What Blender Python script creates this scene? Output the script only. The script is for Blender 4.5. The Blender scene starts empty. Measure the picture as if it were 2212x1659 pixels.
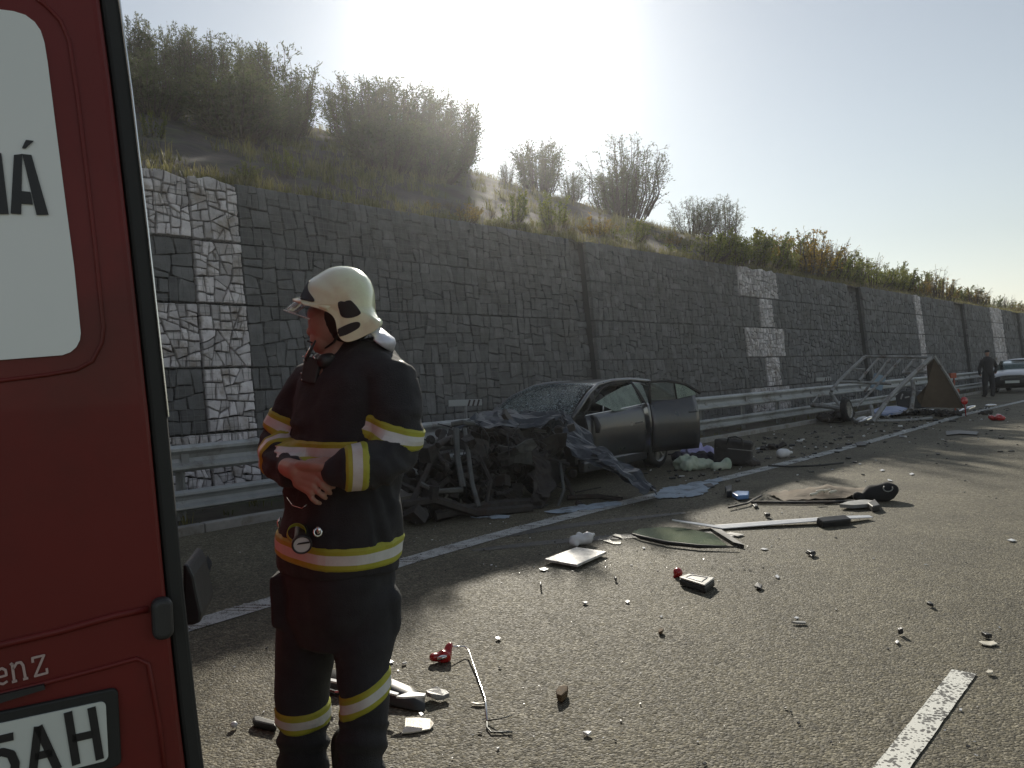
import bpy, bmesh, math, random
import numpy as np
from mathutils import Vector, Matrix, noise
from mathutils.bvhtree import BVHTree
random.seed(7)
PI = math.pi
SC = bpy.context.scene
COL = SC.collection

# ------------------------------------------------------------------ camera
EYE = 1.45
ROLL = 0.05
FPX = 1700.0                       # focal length for a 2212 px wide frame
cd = bpy.data.cameras.new('camera')
cam = bpy.data.objects.new('camera', cd); COL.objects.link(cam)
cr, sr = math.cos(ROLL), math.sin(ROLL)
M = Matrix(((cr, sr, 0, 0), (0, 0, -1, 0), (-sr, cr, 0, EYE), (0, 0, 0, 1)))
cam.matrix_world = M
cd.sensor_width = 36; cd.lens = 36*FPX/2212
cd.clip_start = .05; cd.clip_end = 4000
SC.camera = cam

# ------------------------------------------------------------------ sky, sun, exposure
SUN = Vector((-0.004, 1.0, 0.458)).normalized()
w = bpy.data.worlds.new('World'); SC.world = w; w.use_nodes = True
nt = w.node_tree; nt.nodes.clear()
sky = nt.nodes.new('ShaderNodeTexSky'); sky.sky_type = 'NISHITA'; sky.sun_disc = False
sky.sun_elevation = math.asin(SUN.z); sky.sun_rotation = math.atan2(SUN.x, SUN.y)
sky.altitude = 300; sky.air_density = 1.4; sky.dust_density = 0.15; sky.ozone_density = 1.5
bg = nt.nodes.new('ShaderNodeBackground'); bg.inputs[1].default_value = 0.084
bg2 = nt.nodes.new('ShaderNodeBackground')
tc = nt.nodes.new('ShaderNodeTexCoord')
nrm = nt.nodes.new('ShaderNodeVectorMath'); nrm.operation = 'NORMALIZE'
dot = nt.nodes.new('ShaderNodeVectorMath'); dot.operation = 'DOT_PRODUCT'; dot.inputs[1].default_value = SUN
mx = nt.nodes.new('ShaderNodeMath'); mx.operation = 'MAXIMUM'; mx.inputs[1].default_value = 0
def wpow(n, k):
    p = nt.nodes.new('ShaderNodeMath'); p.operation = 'POWER'; p.inputs[1].default_value = n
    m = nt.nodes.new('ShaderNodeMath'); m.operation = 'MULTIPLY'; m.inputs[1].default_value = k
    nt.links.new(mx.outputs[0], p.inputs[0]); nt.links.new(p.outputs[0], m.inputs[0]); return m
p1 = wpow(260, 2.2); p2 = wpow(60, .22); p3 = wpow(8, .05)
s1 = nt.nodes.new('ShaderNodeMath'); s2 = nt.nodes.new('ShaderNodeMath')
L = nt.links.new
L(tc.outputs['Generated'], nrm.inputs[0]); L(nrm.outputs[0], dot.inputs[0]); L(dot.outputs['Value'], mx.inputs[0])
L(p1.outputs[0], s1.inputs[0]); L(p2.outputs[0], s1.inputs[1]); L(s1.outputs[0], s2.inputs[0]); L(p3.outputs[0], s2.inputs[1])
bg2.inputs[0].default_value = (1, .985, .95, 1); L(s2.outputs[0], bg2.inputs[1])
hs = nt.nodes.new('ShaderNodeHueSaturation'); hs.inputs['Saturation'].default_value = .50
L(sky.outputs[0], hs.inputs['Color']); L(hs.outputs[0], bg.inputs[0])
ad = nt.nodes.new('ShaderNodeAddShader'); wo = nt.nodes.new('ShaderNodeOutputWorld')
L(bg.outputs[0], ad.inputs[0]); L(bg2.outputs[0], ad.inputs[1]); L(ad.outputs[0], wo.inputs[0])
sl = bpy.data.lights.new('sun', 'SUN'); sl.energy = 5.0; sl.angle = math.radians(.6); sl.color = (1, .93, .80)
so = bpy.data.objects.new('sun', sl); COL.objects.link(so); so.location = SUN*50
so.rotation_euler = (-SUN).to_track_quat('-Z', 'Y').to_euler()
SC.view_settings.view_transform = 'Standard'; SC.view_settings.look = 'None'
SC.view_settings.gamma = 1; SC.view_settings.use_curve_mapping = False
SC.view_settings.exposure = 0.12
SC.cycles.max_bounces = 6; SC.cycles.transparent_max_bounces = 12
SC.cycles.caustics_reflective = False; SC.cycles.caustics_refractive = False

# ------------------------------------------------------------------ placing helpers
HD = math.radians(42.6)
SH, CH = math.sin(HD), math.cos(HD)
def ST(s, t, z=0): return Vector((s*SH+t*CH, s*CH-t*SH, z))         # along / across the road
def to_st(p): return (p[0]*SH+p[1]*CH, p[0]*CH-p[1]*SH)
def ray(u, v):
    x = (u-1106)/FPX; y = (829.5-v)/FPX
    return Vector((x*cr+y*sr, 1, -x*sr+y*cr))
def P(u, v, Y): r = ray(u, v)*Y; r.z += EYE; return r
def G(u, v, z=0):
    r = ray(u, v); return P(u, v, (z-EYE)/r.z)
def TW(u, v, t):
    r = ray(u, v); return P(u, v, t/(r.x*CH-SH))
def proj(p):
    d = Vector(p)-Vector((0, 0, EYE))
    x, z = d.x/d.y, d.z/d.y
    return 1106+FPX*(x*cr-z*sr), 829.5-FPX*(x*sr+z*cr)
def crop(x0, y0, sc):                                                # enlarged view -> frame coordinates
    return lambda x, y: ((x0+x/sc)*.8641, (y0+y/sc)*.8641)

# ------------------------------------------------------------------ mesh helpers
WL = {}
def wl(o): return WL.get(o.name, Vector((0, 0, 0)))
class MB:
    def __init__(s): s.v = []; s.f = []; s.m = []; s.mi = 0; s.r = []
    def add(s, vs, fs, r=None):
        b = len(s.v); s.v += [tuple(p) for p in vs]
        for f in fs: s.f.append(tuple(i+b for i in f)); s.m.append(s.mi)
        s.r += [random.random() if r is None else r]*len(vs)
        return s
    def box(s, c, size, R=None, r=None):
        hx, hy, hz = [q/2 for q in size]; c = Vector(c)
        vs = [Vector((x, y, z)) for x in (-hx, hx) for y in (-hy, hy) for z in (-hz, hz)]
        if R is not None: vs = [R @ q for q in vs]
        return s.add([c+q for q in vs], [(0,1,3,2),(4,6,7,5),(0,4,5,1),(2,3,7,6),(0,2,6,4),(1,5,7,3)], r)
    def bar(s, a, b, wd, ht=None, up=(0, 0, 1), r=None):               # rectangular bar from a to b
        a, b = Vector(a), Vector(b); ht = ht or wd
        x = (b-a); ln = x.length
        if ln < 1e-6: return s
        x.normalize(); up = Vector(up)
        if abs(x.dot(up)) > .98: up = Vector((0, 1, 0))
        y = up.cross(x).normalized(); z = x.cross(y)
        return s.box((a+b)/2, (ln, wd, ht), Matrix((x, y, z)).transposed(), r)
    def tube(s, pts, rad, n=8, cap=True, sq=1.0, up=(0, 0, 1), r=None):
        pts = [Vector(p) for p in pts]; k = len(pts)
        if not hasattr(rad, '__len__'): rad = [rad]*k
        rad = [(q, q*sq) if not hasattr(q, '__len__') else q for q in rad]
        vs = []; pu = Vector(up)
        for i, p in enumerate(pts):
            t = (pts[min(i+1, k-1)]-pts[max(i-1, 0)]).normalized()
            a = pu - t*pu.dot(t)
            if a.length < 1e-3: a = t.orthogonal()
            a.normalize(); pu = a; b = t.cross(a)
            for j in range(n):
                th = 2*PI*j/n; vs.append(p+b*math.cos(th)*rad[i][0]+a*math.sin(th)*rad[i][1])
        fs = [(i*n+j, i*n+(j+1) % n, (i+1)*n+(j+1) % n, (i+1)*n+j) for i in range(k-1) for j in range(n)]
        if cap: fs += [tuple(reversed(range(n))), tuple(range((k-1)*n, k*n))]
        return s.add(vs, fs, r)
    def limb(s, pts, rad, n=14):                                      # tapered tube with round ends
        pts = [Vector(p) for p in pts]
        if not hasattr(rad, '__len__'): rad = [rad]*len(pts)
        P_, R_ = [], []
        d0 = (pts[0]-pts[1]).normalized(); d1 = (pts[-1]-pts[-2]).normalized()
        for a in (80, 50, 25): P_.append(pts[0]+d0*rad[0]*math.sin(math.radians(a))); R_.append(rad[0]*math.cos(math.radians(a)))
        P_ += pts; R_ += list(rad)
        for a in (25, 50, 80): P_.append(pts[-1]+d1*rad[-1]*math.sin(math.radians(a))); R_.append(rad[-1]*math.cos(math.radians(a)))
        return s.tube(P_, R_, n)
    def ell(s, c, size, R=None, nu=20, nv=12, r=None):
        c = Vector(c); vs = []
        for i in range(nv+1):
            ph = PI*i/nv
            for j in range(nu):
                th = 2*PI*j/nu
                q = Vector((size[0]*math.sin(ph)*math.cos(th), size[1]*math.sin(ph)*math.sin(th), size[2]*math.cos(ph)))
                vs.append(c+(R @ q if R is not None else q))
        fs = [(i*nu+j, (i+1)*nu+j, (i+1)*nu+(j+1) % nu, i*nu+(j+1) % nu) for i in range(nv) for j in range(nu)]
        return s.add(vs, fs, r)
    def lathe(s, prof, c, axis, n=32, r=None):                         # prof: (radius, along axis)
        c = Vector(c); ax = Vector(axis).normalized(); a = ax.orthogonal().normalized(); b = ax.cross(a)
        vs = [c+ax*h+(a*math.cos(2*PI*j/n)+b*math.sin(2*PI*j/n))*q for q, h in prof for j in range(n)]
        fs = [(i*n+j, i*n+(j+1) % n, (i+1)*n+(j+1) % n, (i+1)*n+j) for i in range(len(prof)-1) for j in range(n)]
        return s.add(vs, fs, r)
    def prism(s, poly, off, r=None):                                   # closed polygon + thickness vector
        n = len(poly); off = Vector(off); a = [Vector(p) for p in poly]; b = [p+off for p in a]
        return s.add(a+b, [tuple(range(n)), tuple(range(2*n-1, n-1, -1))]+[(i, i+n, (i+1) % n+n, (i+1) % n) for i in range(n)], r)
    def grid(s, rows, r=None, closed=False):                           # rows of points
        n = len(rows[0]); vs = [p for q in rows for p in q]
        m = n if closed else n-1
        return s.add(vs, [(i*n+j, i*n+(j+1) % n, (i+1)*n+(j+1) % n, (i+1)*n+j) for i in range(len(rows)-1) for j in range(m)], r)
    def mesh(s, name, off=Vector((0, 0, 0))):
        me = bpy.data.meshes.new(name)
        me.from_pydata([(p[0]-off.x, p[1]-off.y, p[2]-off.z) for p in s.v], [], s.f)
        if s.r:
            at = me.attributes.new('rnd', 'FLOAT', 'POINT'); at.data.foreach_set('value', s.r)
        if any(s.m): me.polygons.foreach_set('material_index', s.m)
        return me
    def build(s, name, mat, parent=None, smooth=False, origin=None, norm=True):
        org = Vector(origin) if origin is not None else (wl(parent) if parent else Vector((0, 0, 0)))
        me = s.mesh(name, org)
        if norm:
            bm = bmesh.new(); bm.from_mesh(me); bmesh.ops.recalc_face_normals(bm, faces=bm.faces); bm.to_mesh(me); bm.free()
        return link(name, me, mat, parent, smooth, org)
def link(name, me, mat, parent=None, smooth=False, org=Vector((0, 0, 0))):
    o = bpy.data.objects.new(name, me); COL.objects.link(o)
    for m_ in (mat if isinstance(mat, (list, tuple)) else [mat]): me.materials.append(m_)
    if smooth: me.polygons.foreach_set('use_smooth', [True]*len(me.polygons))
    if parent is None: o.location = org
    else: o.parent = parent; o.location = org-wl(parent)
    WL[o.name] = Vector(org); return o
def empty(name, loc, label=None, cat=None, group=None):
    o = bpy.data.objects.new(name, None); COL.objects.link(o); o.location = loc; o.empty_display_size = .1
    WL[o.name] = Vector(loc); tag(o, label, cat, group); return o
def tag(o, label=None, cat=None, group=None, kind=None):
    if label: o['label'] = label
    if cat: o['category'] = cat
    if group: o['group'] = group
    if kind: o['kind'] = kind
    return o
def bevel(o, w_, seg=2):
    m_ = o.modifiers.new('bevel', 'BEVEL'); m_.width = w_; m_.segments = seg; m_.limit_method = 'ANGLE'; return o
def remesh(mb, voxel, it=4, fac=.5):
    me = mb.mesh('tmp'); o = bpy.data.objects.new('tmp', me); COL.objects.link(o)
    m_ = o.modifiers.new('r', 'REMESH'); m_.mode = 'VOXEL'; m_.voxel_size = voxel
    q = o.modifiers.new('s', 'SMOOTH'); q.factor = fac; q.iterations = it
    dg = bpy.context.evaluated_depsgraph_get(); dg.update()
    out = bpy.data.meshes.new_from_object(o.evaluated_get(dg))
    bpy.data.objects.remove(o); bpy.data.meshes.remove(me); return out
def displace(me, fn):
    n = len(me.vertices); co = np.empty(n*3, np.float32); me.vertices.foreach_get('co', co); no = np.empty(n*3, np.float32)
    me.vertices.foreach_get('normal', no); co = co.reshape(-1, 3); no = no.reshape(-1, 3)
    d = np.array([fn(Vector(c)) for c in co], np.float32)
    co += no*d[:, None]; me.vertices.foreach_set('co', co.ravel()); me.update()
def shift(me, org):
    me.transform(Matrix.Translation(-Vector(org)))

# ------------------------------------------------------------------ materials
def mat(name, c, c2=None, rough=.7, metal=0, scale=8, bump=0, bscale=40, detail=4, spec=.5, rnd=0, coat=0, emit=None, alpha=1, sheen=0, dirt=None, trans=0, rvar=0):
    m_ = bpy.data.materials.new(name); m_.use_nodes = True; t = m_.node_tree; N = t.nodes; K = t.links.new
    b = N['Principled BSDF']; b.inputs['Roughness'].default_value = rough; b.inputs['Metallic'].default_value = metal
    b.inputs['Specular IOR Level'].default_value = spec; b.inputs['Coat Weight'].default_value = coat; b.inputs['Sheen Weight'].default_value = sheen; b.inputs['Sheen Roughness'].default_value = .35
    b.inputs['Base Color'].default_value = (*c, 1); b.inputs['Alpha'].default_value = alpha
    if trans: b.inputs['Transmission Weight'].default_value = trans
    g = N.new('ShaderNodeNewGeometry')
    def tex(sc_, dt=4, rg=.6):
        n_ = N.new('ShaderNodeTexNoise'); n_.inputs['Scale'].default_value = sc_; n_.inputs['Detail'].default_value = dt
        n_.inputs['Roughness'].default_value = rg; K(g.outputs['Position'], n_.inputs['Vector']); return n_
    def mixc(fac, a, b_):
        x = N.new('ShaderNodeMix'); x.data_type = 'RGBA'
        K(fac, x.inputs[0])
        for i, q in ((6, a), (7, b_)):
            if isinstance(q, tuple): x.inputs[i].default_value = (*q, 1)
            else: K(q, x.inputs[i])
        return x.outputs[2]
    def ramp(sock, a, b_):
        x = N.new('ShaderNodeMapRange'); x.inputs[1].default_value = a; x.inputs[2].default_value = b_; K(sock, x.inputs[0]); return x.outputs[0]
    out = None
    if c2:
        out = mixc(ramp(tex(scale, detail).outputs[0], .35, .65), c, c2)
    if rnd:
        at = N.new('ShaderNodeAttribute'); at.attribute_name = 'rnd'
        mr = N.new('ShaderNodeMapRange'); mr.inputs[3].default_value = 1-rnd; mr.inputs[4].default_value = 1+rnd; K(at.outputs['Fac'], mr.inputs[0])
        vm = N.new('ShaderNodeVectorMath'); vm.operation = 'SCALE'
        if out: K(out, vm.inputs[0])
        else: vm.inputs[0].default_value = c
        K(mr.outputs[0], vm.inputs['Scale']); out = vm.outputs[0]
    if dirt:
        out = mixc(ramp(tex(dirt[1], 6, .7).outputs[0], .5, .68), out or c, dirt[0])
    if out: K(out, b.inputs['Base Color'])
    if rvar:
        mr = N.new('ShaderNodeMapRange'); mr.inputs[3].default_value = rough-rvar; mr.inputs[4].default_value = rough+rvar
        K(tex(scale*2, 5).outputs[0], mr.inputs[0]); K(mr.outputs[0], b.inputs['Roughness'])
    if bump:
        bp = N.new('ShaderNodeBump'); bp.inputs['Strength'].default_value = min(1, bump); bp.inputs['Distance'].default_value = .01*max(1, bump)
        K(tex(bscale, 6, .65).outputs[0], bp.inputs['Height']); K(bp.outputs[0], b.inputs['Normal'])
    if emit: b.inputs['Emission Color'].default_value = (*emit[0], 1); b.inputs['Emission Strength'].default_value = emit[1]
    return m_
def leafmat(name, c, c2, tr=.5):
    m_ = bpy.data.materials.new(name); m_.use_nodes = True; t = m_.node_tree; N = t.nodes; K = t.links.new
    b = N['Principled BSDF']; b.inputs['Roughness'].default_value = .55; b.inputs['Specular IOR Level'].default_value = .3
    at = N.new('ShaderNodeAttribute'); at.attribute_name = 'rnd'
    x = N.new('ShaderNodeMix'); x.data_type = 'RGBA'; x.inputs[6].default_value = (*c, 1); x.inputs[7].default_value = (*c2, 1)
    K(at.outputs['Fac'], x.inputs[0]); K(x.outputs[2], b.inputs['Base Color'])
    tl = N.new('ShaderNodeBsdfTranslucent'); K(x.outputs[2], tl.inputs[0])
    ms = N.new('ShaderNodeMixShader'); ms.inputs[0].default_value = tr; K(b.outputs[0], ms.inputs[1]); K(tl.outputs[0], ms.inputs[2])
    K(ms.outputs[0], N['Material Output'].inputs[0]); return m_
def asphalt_mat():
    m_ = bpy.data.materials.new('asphalt'); m_.use_nodes = True; t = m_.node_tree; N = t.nodes; K = t.links.new
    b = N['Principled BSDF']; b.inputs['Specular IOR Level'].default_value = .22
    g = N.new('ShaderNodeNewGeometry')
    v1 = N.new('ShaderNodeTexVoronoi'); v1.inputs['Scale'].default_value = 85; K(g.outputs['Position'], v1.inputs['Vector'])
    n1 = N.new('ShaderNodeTexNoise'); n1.inputs['Scale'].default_value = 140; n1.inputs['Detail'].default_value = 3; K(g.outputs['Position'], n1.inputs['Vector'])
    n2 = N.new('ShaderNodeTexNoise'); n2.inputs['Scale'].default_value = .9; n2.inputs['Detail'].default_value = 7; n2.inputs['Roughness'].default_value = .65; K(g.outputs['Position'], n2.inputs['Vector'])
    n3 = N.new('ShaderNodeTexNoise'); n3.inputs['Scale'].default_value = 14; n3.inputs['Detail'].default_value = 5; K(g.outputs['Position'], n3.inputs['Vector'])
    cr_ = N.new('ShaderNodeValToRGB'); e = cr_.color_ramp.elements
    e[0].position = 0; e[0].color = (.070, .063, .046, 1); e[1].position = 1; e[1].color = (.27, .245, .175, 1)
    q = e.new(.45); q.color = (.115, .103, .070, 1); q = e.new(.80); q.color = (.168, .150, .102, 1)
    sp = N.new('ShaderNodeSeparateColor'); K(v1.outputs['Color'], sp.inputs[0]); K(sp.outputs[0], cr_.inputs[0])
    mr = N.new('ShaderNodeMapRange'); mr.inputs[1].default_value = .3; mr.inputs[2].default_value = .7; mr.inputs[3].default_value = .70; mr.inputs[4].default_value = 1.2
    K(n2.outputs[0], mr.inputs[0])
    mr3 = N.new('ShaderNodeMapRange'); mr3.inputs[1].default_value = .3; mr3.inputs[2].default_value = .7; mr3.inputs[3].default_value = .8; mr3.inputs[4].default_value = 1.18
    K(n3.outputs[0], mr3.inputs[0])
    mp = N.new('ShaderNodeMapping'); mp.vector_type = 'POINT'; mp.inputs['Rotation'].default_value = (0, 0, HD); mp.inputs['Scale'].default_value = (1.15, .035, 1)
    K(g.outputs['Position'], mp.inputs['Vector'])
    n4 = N.new('ShaderNodeTexNoise'); n4.inputs['Scale'].default_value = 1; n4.inputs['Detail'].default_value = 5; K(mp.outputs[0], n4.inputs['Vector'])
    mr4 = N.new('ShaderNodeMapRange'); mr4.inputs[1].default_value = .35; mr4.inputs[2].default_value = .65; mr4.inputs[3].default_value = .80; mr4.inputs[4].default_value = 1.12; K(n4.outputs[0], mr4.inputs[0])
    m0 = N.new('ShaderNodeMath'); m0.operation = 'MULTIPLY'; K(mr.outputs[0], m0.inputs[0]); K(mr4.outputs[0], m0.inputs[1])
    mm = N.new('ShaderNodeMath'); mm.operation = 'MULTIPLY'; K(m0.outputs[0], mm.inputs[0]); K(mr3.outputs[0], mm.inputs[1])
    vm = N.new('ShaderNodeVectorMath'); vm.operation = 'SCALE'; K(cr_.outputs[0], vm.inputs[0]); K(mm.outputs[0], vm.inputs['Scale'])
    K(vm.outputs[0], b.inputs['Base Color'])
    mr2 = N.new('ShaderNodeMapRange'); mr2.inputs[3].default_value = .62; mr2.inputs[4].default_value = .9; K(sp.outputs[1], mr2.inputs[0]); K(mr2.outputs[0], b.inputs['Roughness'])
    ah = N.new('ShaderNodeMath'); ah.operation = 'ADD'; K(v1.outputs['Distance'], ah.inputs[0]); K(n1.outputs[0], ah.inputs[1])
    bp = N.new('ShaderNodeBump'); bp.invert = True; bp.inputs['Strength'].default_value = .9; bp.inputs['Distance'].default_value = .006
    K(ah.outputs[0], bp.inputs['Height']); K(bp.outputs[0], b.inputs['Normal']); return m_
def pitted_mat(name, c, dark, thr, sc_):
    m_ = bpy.data.materials.new(name); m_.use_nodes = True; t = m_.node_tree; N = t.nodes; K = t.links.new
    b = N['Principled BSDF']; b.inputs['Roughness'].default_value = .6
    g = N.new('ShaderNodeNewGeometry')
    v1 = N.new('ShaderNodeTexVoronoi'); v1.inputs['Scale'].default_value = sc_; K(g.outputs['Position'], v1.inputs['Vector'])
    n1 = N.new('ShaderNodeTexNoise'); n1.inputs['Scale'].default_value = 12; n1.inputs['Detail'].default_value = 5; K(g.outputs['Position'], n1.inputs['Vector'])
    mr = N.new('ShaderNodeMapRange'); mr.inputs[1].default_value = .35; mr.inputs[2].default_value = .7; mr.inputs[3].default_value = thr*.3; mr.inputs[4].default_value = thr*1.6; K(n1.outputs[0], mr.inputs[0])
    lt = N.new('ShaderNodeMath'); lt.operation = 'LESS_THAN'; K(v1.outputs['Distance'], lt.inputs[0]); K(mr.outputs[0], lt.inputs[1])
    x = N.new('ShaderNodeMix'); x.data_type = 'RGBA'; x.inputs[6].default_value = (*c, 1); x.inputs[7].default_value = (*dark, 1); K(lt.outputs[0], x.inputs[0])
    K(x.outputs[2], b.inputs['Base Color'])
    bp = N.new('ShaderNodeBump'); bp.inputs['Strength'].default_value = .6; bp.inputs['Distance'].default_value = .004; bp.invert = True
    K(lt.outputs[0], bp.inputs['Height']); K(bp.outputs[0], b.inputs['Normal']); return m_
def cracked_glass(name, c, scale, dens, base=.35):
    m_ = bpy.data.materials.new(name); m_.use_nodes = True; t = m_.node_tree; N = t.nodes; K = t.links.new
    b = N['Principled BSDF']; b.inputs['Roughness'].default_value = .25
    g = N.new('ShaderNodeNewGeometry')
    v1 = N.new('ShaderNodeTexVoronoi'); v1.feature = 'DISTANCE_TO_EDGE'; v1.inputs['Scale'].default_value = scale; K(g.outputs['Position'], v1.inputs['Vector'])
    n1 = N.new('ShaderNodeTexNoise'); n1.inputs['Scale'].default_value = 6; n1.inputs['Detail'].default_value = 5; K(g.outputs['Position'], n1.inputs['Vector'])
    mr = N.new('ShaderNodeMapRange'); mr.inputs[1].default_value = 0; mr.inputs[2].default_value = .09; mr.inputs[3].default_value = 1; mr.inputs[4].default_value = 0; K(v1.outputs[0], mr.inputs[0])
    m2 = N.new('ShaderNodeMapRange'); m2.inputs[1].default_value = .35; m2.inputs[2].default_value = .65; m2.inputs[3].default_value = base; m2.inputs[4].default_value = dens; K(n1.outputs[0], m2.inputs[0])
    a = N.new('ShaderNodeMath'); a.operation = 'MAXIMUM'; K(mr.outputs[0], a.inputs[0]); K(m2.outputs[0], a.inputs[1])
    vm = N.new('ShaderNodeMix'); vm.data_type = 'RGBA'; vm.inputs[6].default_value = (*[q*.55 for q in c], 1); vm.inputs[7].default_value = (*[min(1, q*1.3) for q in c], 1); K(mr.outputs[0], vm.inputs[0])
    K(vm.outputs[2], b.inputs['Base Color'])
    tl = N.new('ShaderNodeBsdfTranslucent'); tl.inputs[0].default_value = (*c, 1)
    ms = N.new('ShaderNodeMixShader'); ms.inputs[0].default_value = .45; K(b.outputs[0], ms.inputs[1]); K(tl.outputs[0], ms.inputs[2])
    tp = N.new('ShaderNodeBsdfTransparent'); tp.inputs[0].default_value = (.8, .9, .86, 1)
    m3 = N.new('ShaderNodeMixShader'); K(a.outputs[0], m3.inputs[0]); K(tp.outputs[0], m3.inputs[1]); K(ms.outputs[0], m3.inputs[2])
    K(m3.outputs[0], N['Material Output'].inputs[0]); return m_
def clear_glass(name, tint, rough=.05):
    m_ = bpy.data.materials.new(name); m_.use_nodes = True; t = m_.node_tree; N = t.nodes; K = t.links.new
    gl = N.new('ShaderNodeBsdfGlossy'); gl.inputs['Roughness'].default_value = rough; gl.inputs[0].default_value = (.9, .95, .95, 1)
    tp = N.new('ShaderNodeBsdfTransparent'); tp.inputs[0].default_value = (*tint, 1)
    fr = N.new('ShaderNodeFresnel'); fr.inputs[0].default_value = 1.45
    ms = N.new('ShaderNodeMixShader'); K(fr.outputs[0], ms.inputs[0]); K(tp.outputs[0], ms.inputs[1]); K(gl.outputs[0], ms.inputs[2])
    K(ms.outputs[0], N['Material Output'].inputs[0]); return m_
mt = {}
mt['asphalt'] = asphalt_mat()
mt['line'] = pitted_mat('worn_line_paint', (.42, .43, .42), (.12, .115, .10), .42, 90)
mt['dash'] = pitted_mat('pitted_line_paint', (.66, .66, .60), (.05, .048, .042), .46, 62)
mt['skid'] = pitted_mat('skid_rubber', (.085, .077, .052), (.03, .029, .026), .85, 110)
mt['kerb'] = mat('concrete', (.26, .255, .24), (.36, .35, .33), rough=.9, scale=6, bump=.5, bscale=60, dirt=((.14, .12, .09), 3))
mt['earth'] = mat('earth', (.06, .05, .038), (.10, .085, .06), rough=.95, scale=3, bump=1, bscale=25, dirt=((.05, .065, .025), 1.5))
mt['hill'] = mat('hill_soil', (.042, .034, .033), (.070, .056, .050), rough=.95, scale=2, bump=2, bscale=14, dirt=((.075, .085, .04), .9))
mt['field'] = mat('field_grass', (.06, .08, .03), (.09, .10, .045), rough=.95, scale=.3)
mt['wstone'] = mat('pale_stone', (.54, .51, .515), (.70, .67, .67), rough=.85, scale=7, bump=1, bscale=35, rnd=.28, dirt=((.30, .255, .21), 2.2))
mt['gstone'] = mat('grey_stone', (.125, .128, .131), (.185, .188, .190), rough=.85, scale=5, bump=1, bscale=30, rnd=.24, dirt=((.12, .12, .115), 1.3))
mt['backing'] = mat('wall_core', (.085, .087, .087), rough=1)
mt['wire'] = mat('galvanised_wire', (.20, .20, .20), rough=.5, metal=.6)
mt['galv'] = mat('galvanised_steel', (.38, .40, .40), (.47, .49, .49), rough=.55, metal=.3, scale=4, bump=.15, bscale=90, dirt=((.20, .19, .17), 2), rvar=.12)
mt['post'] = mat('galvanised_post', (.26, .27, .27), (.34, .35, .35), rough=.6, metal=.5, scale=5)
mt['bark'] = mat('bark', (.05, .038, .028), (.08, .062, .045), rough=.9, scale=20)
mt['leaf'] = leafmat('willow_leaf', (.060, .078, .032), (.125, .135, .06), .55)
mt['leafg'] = leafmat('shrub_leaf', (.09, .12, .02), (.20, .21, .04), .55)
mt['leafy'] = leafmat('autumn_leaf', (.16, .13, .02), (.32, .20, .035), .55)
mt['grass'] = leafmat('grass_blade', (.075, .085, .026), (.27, .24, .11), .5)
# ------------------------------------------------------------------ ground, road, markings
def sheet(name, pts, m_, z, kind='structure'):
    mb = MB(); mb.add([Vector((p[0], p[1], z)) for p in pts], [tuple(range(len(pts)))])
    return tag(mb.build(name, m_, norm=False), kind=kind)
def strip(name, t0, t1, z, m_, s0=-60, s1=500):
    mb = MB(); k = 40; rows = []
    for i in range(k+1):
        s_ = s0+(s1-s0)*(i/k)**1.5
        rows.append([ST(s_, t0, z), ST(s_, t1, z)])
    mb.grid(rows); return tag(mb.build(name, m_), kind='structure')
mb = MB(); R = 800
mb.add([(-R, -R, -.06), (R, -R, -.06), (R, R, -.06), (-R, R, -.06)], [(0, 1, 2, 3)])
tag(mb.build('ground', mt['field']), kind='structure')
strip('road', -8.32, 9.0, 0, mt['asphalt'])
mb = MB(); random.seed(3); rows = []
for i in range(140):
    s_ = -6+i*.7 if i < 110 else 71+(i-110)*8
    rows.append([ST(s_, t_, .06+.05*noise.noise(Vector((s_*.9, t_*1.3, 0)))+(.02 if t_ < -9 else 0)) for t_ in (-8.46, -8.8, -9.3, -9.9, -10.5, -11.2)])
mb.grid(rows); verge = tag(mb.build('verge', mt['earth'], smooth=True), kind='structure')
mb = MB()                                                          # concrete kerb, metre stones
for i in range(90):
    s_ = -6+i*1.0
    j = random.uniform(-.006, .006)
    a, b = ST(s_+.006, -8.39+j, .045), ST(s_+.994, -8.39+j, .045)
    mb.bar(a, b, .14, .11)
kb = mb.build('kerb', mt['kerb']); tag(kb, kind='structure'); bevel(kb, .012)

# solid edge line: follows the painted line seen on the left of the lane
def smooth_line(pts, step=.25):
    out = []
    for a, b in zip(pts, pts[1:]):
        n = max(1, int((b-a).length/step))
        for i in range(n): out.append(a.lerp(b, i/n))
    out.append(pts[-1])
    for _ in range(60):
        out = [out[0]]+[(out[i-1]+out[i]*2+out[i+1])/4 for i in range(1, len(out)-1)]+[out[-1]]
    return out
lp = [G(u, v) for u, v in ((428, 1348), (860, 1219), (1100, 1142), (1330, 1092), (1640, 1016), (1850, 963), (2100, 891), (2205, 868))]
d0 = (lp[0]-lp[1]).normalized(); d1 = (lp[-1]-lp[-2]).normalized()
lp = [lp[0]+d0*12]+lp+[lp[-1]+ST(1, 0)*200]
ln = smooth_line(lp)
mb = MB(); rows = []
for i, p in enumerate(ln):
    d = (ln[min(i+1, len(ln)-1)]-ln[max(i-1, 0)]).normalized(); n_ = Vector((d.y, -d.x, 0))
    rows.append([p-n_*(.115+random.uniform(-.006, .006))+Vector((0, 0, .006)), p+n_*(.115+random.uniform(-.006, .006))+Vector((0, 0, .006))])
mb.grid(rows); el = tag(mb.build('edge_line', mt['line']), kind='structure')
mb = MB()                                                          # raised cross ribs of the edge line
acc = 0
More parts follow.
